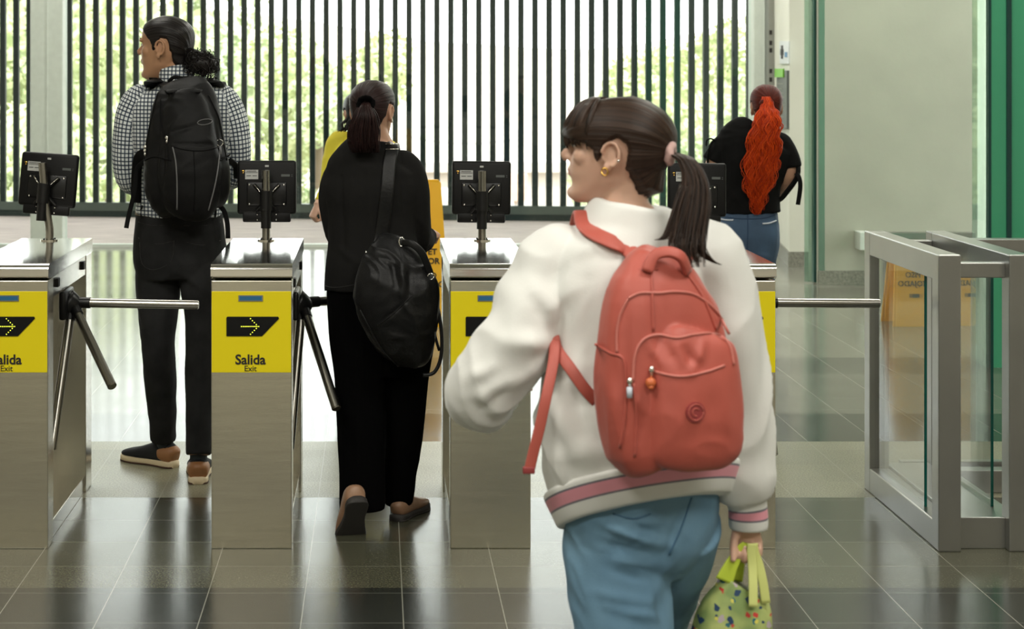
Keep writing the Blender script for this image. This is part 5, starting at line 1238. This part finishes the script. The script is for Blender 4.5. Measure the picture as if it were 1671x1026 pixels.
# coral backpack
M['coral'] = mat('coral_nylon', (.43, .085, .06), .55, var=.1, vs=6, bump=.3, bs=22, sheen=.15, stretch=(1, 1, .7))
M['coral_zip'] = mat('coral_zip', (.50, .15, .12), .45); M['coral_dark'] = mat('coral_emblem', (.28, .04, .04), .5); M['charm'] = mat('orange_charm', (.55, .13, .04), .4)
CB = thing('backpack', P(1100, 755, 3.55), 'coral red backpack worn by the girl in the white jacket', 'backpack')
OUT = Vector((.34, -.94, 0))
bm = nb(); Dc = 3.55
loft(bm, [Sp(1082, 412, 3.57, .035, .02, 2.4), Sp(1079, 420, 3.57, .058, .035, 2.5), Sp(1076, 445, 3.56, .083, .05, 2.6), Sp(1074, 490, Dc, .112, .068, 2.7), Sp(1079, 560, Dc, .131, .078, 2.8), Sp(1083, 630, Dc, .140, .082, 2.9), Sp(1090, 690, Dc, .138, .080, 2.9), Sp(1097, 714, Dc, .134, .076, 3), Sp(1103, 733, Dc, .122, .066, 3), Sp(1106, 741, Dc, .106, .05, 2.8)], OUT, 44, 4)
def OS(px, py, k, ra, rb, e=2.8):
    p = P(px, py, Dc) + OUT * k; return S(p, ra, rb, e)
loft(bm, [OS(1112, 545, .045, .060, .03), OS(1110, 556, .052, .082, .042), OS(1108, 600, .06, .094, .048), OS(1108, 660, .062, .099, .05), OS(1110, 705, .06, .098, .046), OS(1111, 728, .055, .093, .042), OS(1111, 739, .045, .080, .032)], OUT, 40, 4)
cf = folds(foldset([(1085, 560, 1105, 600, -.008, .012), (1120, 570, 1140, 600, -.010, .010), (1150, 560, 1130, 605, .008, .010), (1080, 500, 1100, 545, .005, .008), (1100, 500, 1120, 540, .005, .007), (1140, 500, 1160, 535, .006, .008), (1060, 450, 1066, 540, -.005, .008), (1118, 450, 1160, 535, .006, .010),
    (1030, 640, 1050, 670, .005, .010), (1045, 680, 1042, 720, -.004, .008), (1025, 500, 1020, 700, -.006, .009), (985, 500, 1000, 540, .005, .012), (985, 600, 1010, 700, .004, .016), (1180, 620, 1195, 720, .004, .014), (1060, 560, 1075, 590, .005, .009)], 3.45), cloth(.003, 11, 15, .7))
cb_ = obj('pack_body', fuse(bm, .0045, 3, cf), M['coral'], CB); ct = bvh(cb_)
def oc(pts, r, m, nm, lift=.001, sub=3): return onbt(ct, pts, r, M[m], nm, CB, lift, 3.48, sub, 8)
oc([(1025, 487), (1045, 478), (1075, 478), (1103, 476), (1136, 482), (1168, 508), (1190, 545)], .0030, 'coral_zip', 'zip')
oc([(1025, 487), (1012, 515), (1007, 545), (1007, 575)], .0028, 'coral_zip', 'zip')
oc([(1033, 622), (1036, 580), (1049, 555), (1073, 546), (1103, 551), (1133, 546), (1168, 545), (1189, 562), (1197, 595)], .0030, 'coral_zip', 'pocket_zip')
oc([(1068, 606), (1107, 614), (1147, 608), (1182, 596)], .0028, 'coral_zip', 'pocket_zip')
oc([(1062, 432), (1064, 480), (1066, 540)], .0028, 'coral', 'seam'); oc([(1118, 444), (1147, 485), (1168, 538)], .0028, 'coral', 'seam')
oc([(972, 562), (995, 575), (1018, 590), (1021, 660), (1012, 730)], .0028, 'coral', 'side_pocket_seam'); oc([(1034, 625), (1038, 680), (1036, 745)], .0028, 'coral', 'seam')
obj('handle', ribbon([proj(ct, 1055, 445, .004, 3.5), proj(ct, 1064, 424, .016, 3.5), P(1090, 411, 3.50), P(1112, 420, 3.50), proj(ct, 1120, 446, .004, 3.5)], .011, .006, (.2, -.8, .5)), M['coral'], CB)
c0 = proj(ct, 1134, 672, .002, 3.45); hh, nn_, ii, dd = ct.find_nearest(c0)
if nn_.y > 0: nn_ = -nn_
uu = Vector((0, 0, 1)).cross(nn_).normalized(); vv = nn_.cross(uu).normalized()
bm = nb(); tube(bm, [c0 - nn_ * .001, c0 + nn_ * .0022], .0195, seg=28); em = obj('round_emblem', bm, M['coral_dark'], CB, True, auto=40)
bm = nb(); pts = [c0 + nn_ * .003 + (uu * math.cos(t * .4) + vv * math.sin(t * .4)) * .0155 for t in range(17)]; tube(bm, pts, .0012, seg=6)
pts = [c0 + nn_ * .003 + (uu * math.cos(t * .4 + .6) + vv * math.sin(t * .4 + .6)) * .0075 for t in range(12)]; tube(bm, pts, .0012, seg=6)
obj('emblem_ring', bm, M['coral'], em)
for (a, b, m) in ((1030, 622, 'chrome'), (1064, 606, 'chrome')):
    c = proj(ct, a, b, .008, 3.45); bm = nb(); ball(bm, c, .006, .005, .008, 10); tube(bm, [c, c - Vector((0, 0, .014))], .003, seg=6); obj('zip_pull', bm, M[m], CB)
c = proj(ct, 1064, 624, .010, 3.45); bm = nb(); ball(bm, c, .0105, .009, .0105, 14); ball(bm, c + Vector((0, -.002, -.008)), .0065, .007, .005, 10); obj('charm', bm, M['charm'], CB)
c = proj(ct, 1030, 638, .008, 3.45); bm = nb(); tube(bm, [c + Vector((0, 0, .008)), c - Vector((0, 0, .012))], .0055, seg=8); obj('zip_pull', bm, M['pale_trim'], CB)
def jp(a, b, l=.010, D=3.65): return proj(jgt, a, b, l, D)
for a_, b_, mids, s_ in (((1058, 440), (972, 385), ((1030, 414), (1000, 397)), -1), ((1105, 440), (1124, 392), ((1112, 422), (1118, 406)), 1)):
    pts = [proj(ct, *a_, .0, 3.55)] + [jp(*m_, .006) for m_ in mids] + [jp(*b_, .006)]
    q = pts[-1]; xo = q.x + s_ * .014
    for yy in (3.70, 3.74, 3.78, 3.82):
        w_ = drop(jgt, xo, yy, .006)
        if w_ is not None and w_.y > q.y + .01 and w_.z > q.z - .04: pts.append(w_)
    e = pts[-1]; pts += [e + Vector((0, .05, -.03)), e + Vector((0, .09, -.10)), e + Vector((-s_ * .01, .10, -.25))]
    obj('shoulder_strap', ribbon(pts, .021, .004, (.0, -.55, .83), e=3), M['coral'], CB)
obj('lower_strap', ribbon([P(973, 655, 3.6), jp(955, 632, .010), jp(935, 602, .010), jp(915, 570, .010), P(903, 548, 3.66), P(898, 535, 3.75)], .012, .004, (0, -1, 0)), M['coral'], CB)
obj('hanging_strap', ribbon([P(905, 552, 3.655), P(903, 590, 3.62), P(893, 640, 3.58), P(880, 700, 3.57), P(870, 740, 3.57), P(864, 766, 3.57)], .011, .003, (0, -1, 0)), M['coral'], CB)
bm = nb(); box(bm, -.012, .012, -.005, .005, -.008, .006, bev=.002); bmesh.ops.translate(bm, vec=P(863, 766, 3.57), verts=bm.verts[:]); obj('strap_end', bm, M['coral_dark'], CB)

# green shopping bag
def bag_mat():
    m = mat('printed_green_bag', (.28, .36, .10), .7); nt = m.node_tree; b = nt.nodes['Principled BSDF']; L = nt.links; N = nt.nodes.new
    tc = N('ShaderNodeTexCoord'); col_ = None
    base = N('ShaderNodeTexNoise'); base.inputs['Scale'].default_value = 14; L.new(tc.outputs['Object'], base.inputs['Vector'])
    rp = N('ShaderNodeValToRGB'); rp.color_ramp.elements[0].position = .4; rp.color_ramp.elements[0].color = (.19, .27, .085, 1); rp.color_ramp.elements[1].position = .6; rp.color_ramp.elements[1].color = (.42, .48, .16, 1); L.new(base.outputs[0], rp.inputs[0]); last = rp.outputs[0]
    for sc, th, c, off in ((42, .30, (.01, .04, .10), 0), (38, .22, (.5, .04, .03), 3.3), (30, .24, (.42, .35, .38), 7.1), (48, .22, (.02, .12, .14), 11.7), (55, .2, (.6, .55, .1), 17)):
        mp = N('ShaderNodeMapping'); mp.inputs['Location'].default_value = (off, off, off); mp.inputs['Scale'].default_value = (1, .35, 1); L.new(tc.outputs['Object'], mp.inputs[0])
        nz_ = N('ShaderNodeTexNoise'); nz_.inputs['Scale'].default_value = 90; L.new(mp.outputs[0], nz_.inputs['Vector'])
        vo = N('ShaderNodeTexVoronoi'); vo.inputs['Scale'].default_value = sc; L.new(mp.outputs[0], vo.inputs['Vector'])
        wob = N('ShaderNodeMath'); wob.operation = 'MULTIPLY_ADD'; wob.inputs[1].default_value = .7; wob.inputs[2].default_value = -.35; L.new(nz_.outputs[0], wob.inputs[0])
        ad = N('ShaderNodeMath'); ad.operation = 'ADD'; L.new(vo.outputs['Distance'], ad.inputs[0]); L.new(wob.outputs[0], ad.inputs[1])
        lt = N('ShaderNodeMath'); lt.operation = 'LESS_THAN'; lt.inputs[1].default_value = th; L.new(ad.outputs[0], lt.inputs[0])
        sp2 = N('ShaderNodeSeparateColor'); L.new(vo.outputs['Color'], sp2.inputs[0]); g = N('ShaderNodeMath'); g.operation = 'GREATER_THAN'; g.inputs[1].default_value = .45; L.new(sp2.outputs[0], g.inputs[0])
        mu = N('ShaderNodeMath'); mu.operation = 'MULTIPLY'; L.new(lt.outputs[0], mu.inputs[0]); L.new(g.outputs[0], mu.inputs[1])
        mx = N('ShaderNodeMix'); mx.data_type = 'RGBA'; L.new(mu.outputs[0], mx.inputs[0]); L.new(last, mx.inputs[6]); mx.inputs[7].default_value = (*c, 1); last = mx.outputs[2]
    L.new(last, b.inputs['Base Color']); return m
M['bagp'] = bag_mat(); M['limeh'] = mat('lime_handle', (.50, .62, .05), .6); M['limed'] = mat('pale_lime_handle', (.58, .62, .20), .6); M['bagin'] = mat('bag_inside', (.05, .06, .02), .8)
SB = thing('shopping_bag', P(1205, 1120, 3.78), 'green printed shopping bag with lime handles held by the girl in the white jacket', 'bag')
bm = nb(); rgs = loft(bm, [S(P(1216, 958, 3.78), .050, .030, 2.6, -.50), S(P(1212, 985, 3.78), .062, .045, 2.8, -.3), S(P(1200, 1026, 3.78), .084, .06, 3, -.12), S(P(1198, 1080, 3.78), .098, .07, 3.2), S(P(1198, 1180, 3.78), .105, .075, 3.4), S(P(1198, 1240, 3.78), .10, .07, 3.4)], (0, -1, 0), 40, 5, cap=False)
bm.faces.new(rgs[-1])
f = bm.faces.new([v for v in rgs[0]]); f.material_index = 1
obj('bag_body', fuse_keep(bm) if False else bm, [M['bagp'], M['bagin']], SB)
hk = P(1221, 884, 3.765)
obj('handle', ribbon([P(1182, 948, 3.755), P(1192, 925, 3.757), P(1206, 900, 3.762), hk + Vector((-.006, .0, -.004))], .020, .002, (.1, -1, 0), w2=.007), M['limeh'], SB)
obj('handle', ribbon([P(1200, 948, 3.80), P(1205, 925, 3.79), P(1211, 903, 3.78), hk + Vector((-.004, .006, -.004))], .016, .002, (.1, -1, 0), w2=.007), M['limeh'], SB)
obj('handle', ribbon([P(1229, 990, 3.725), P(1229, 960, 3.735), P(1228, 925, 3.75), P(1226, 900, 3.755), hk + Vector((.006, -.008, -.002))], .0095, .002, (0, -1, 0)), M['limed'], SB)
obj('handle', ribbon([P(1250, 984, 3.745), P(1245, 950, 3.75), P(1238, 920, 3.757), P(1231, 900, 3.76), hk + Vector((.010, -.004, -.002))], .0095, .002, (0, -1, 0)), M['limed'], SB)
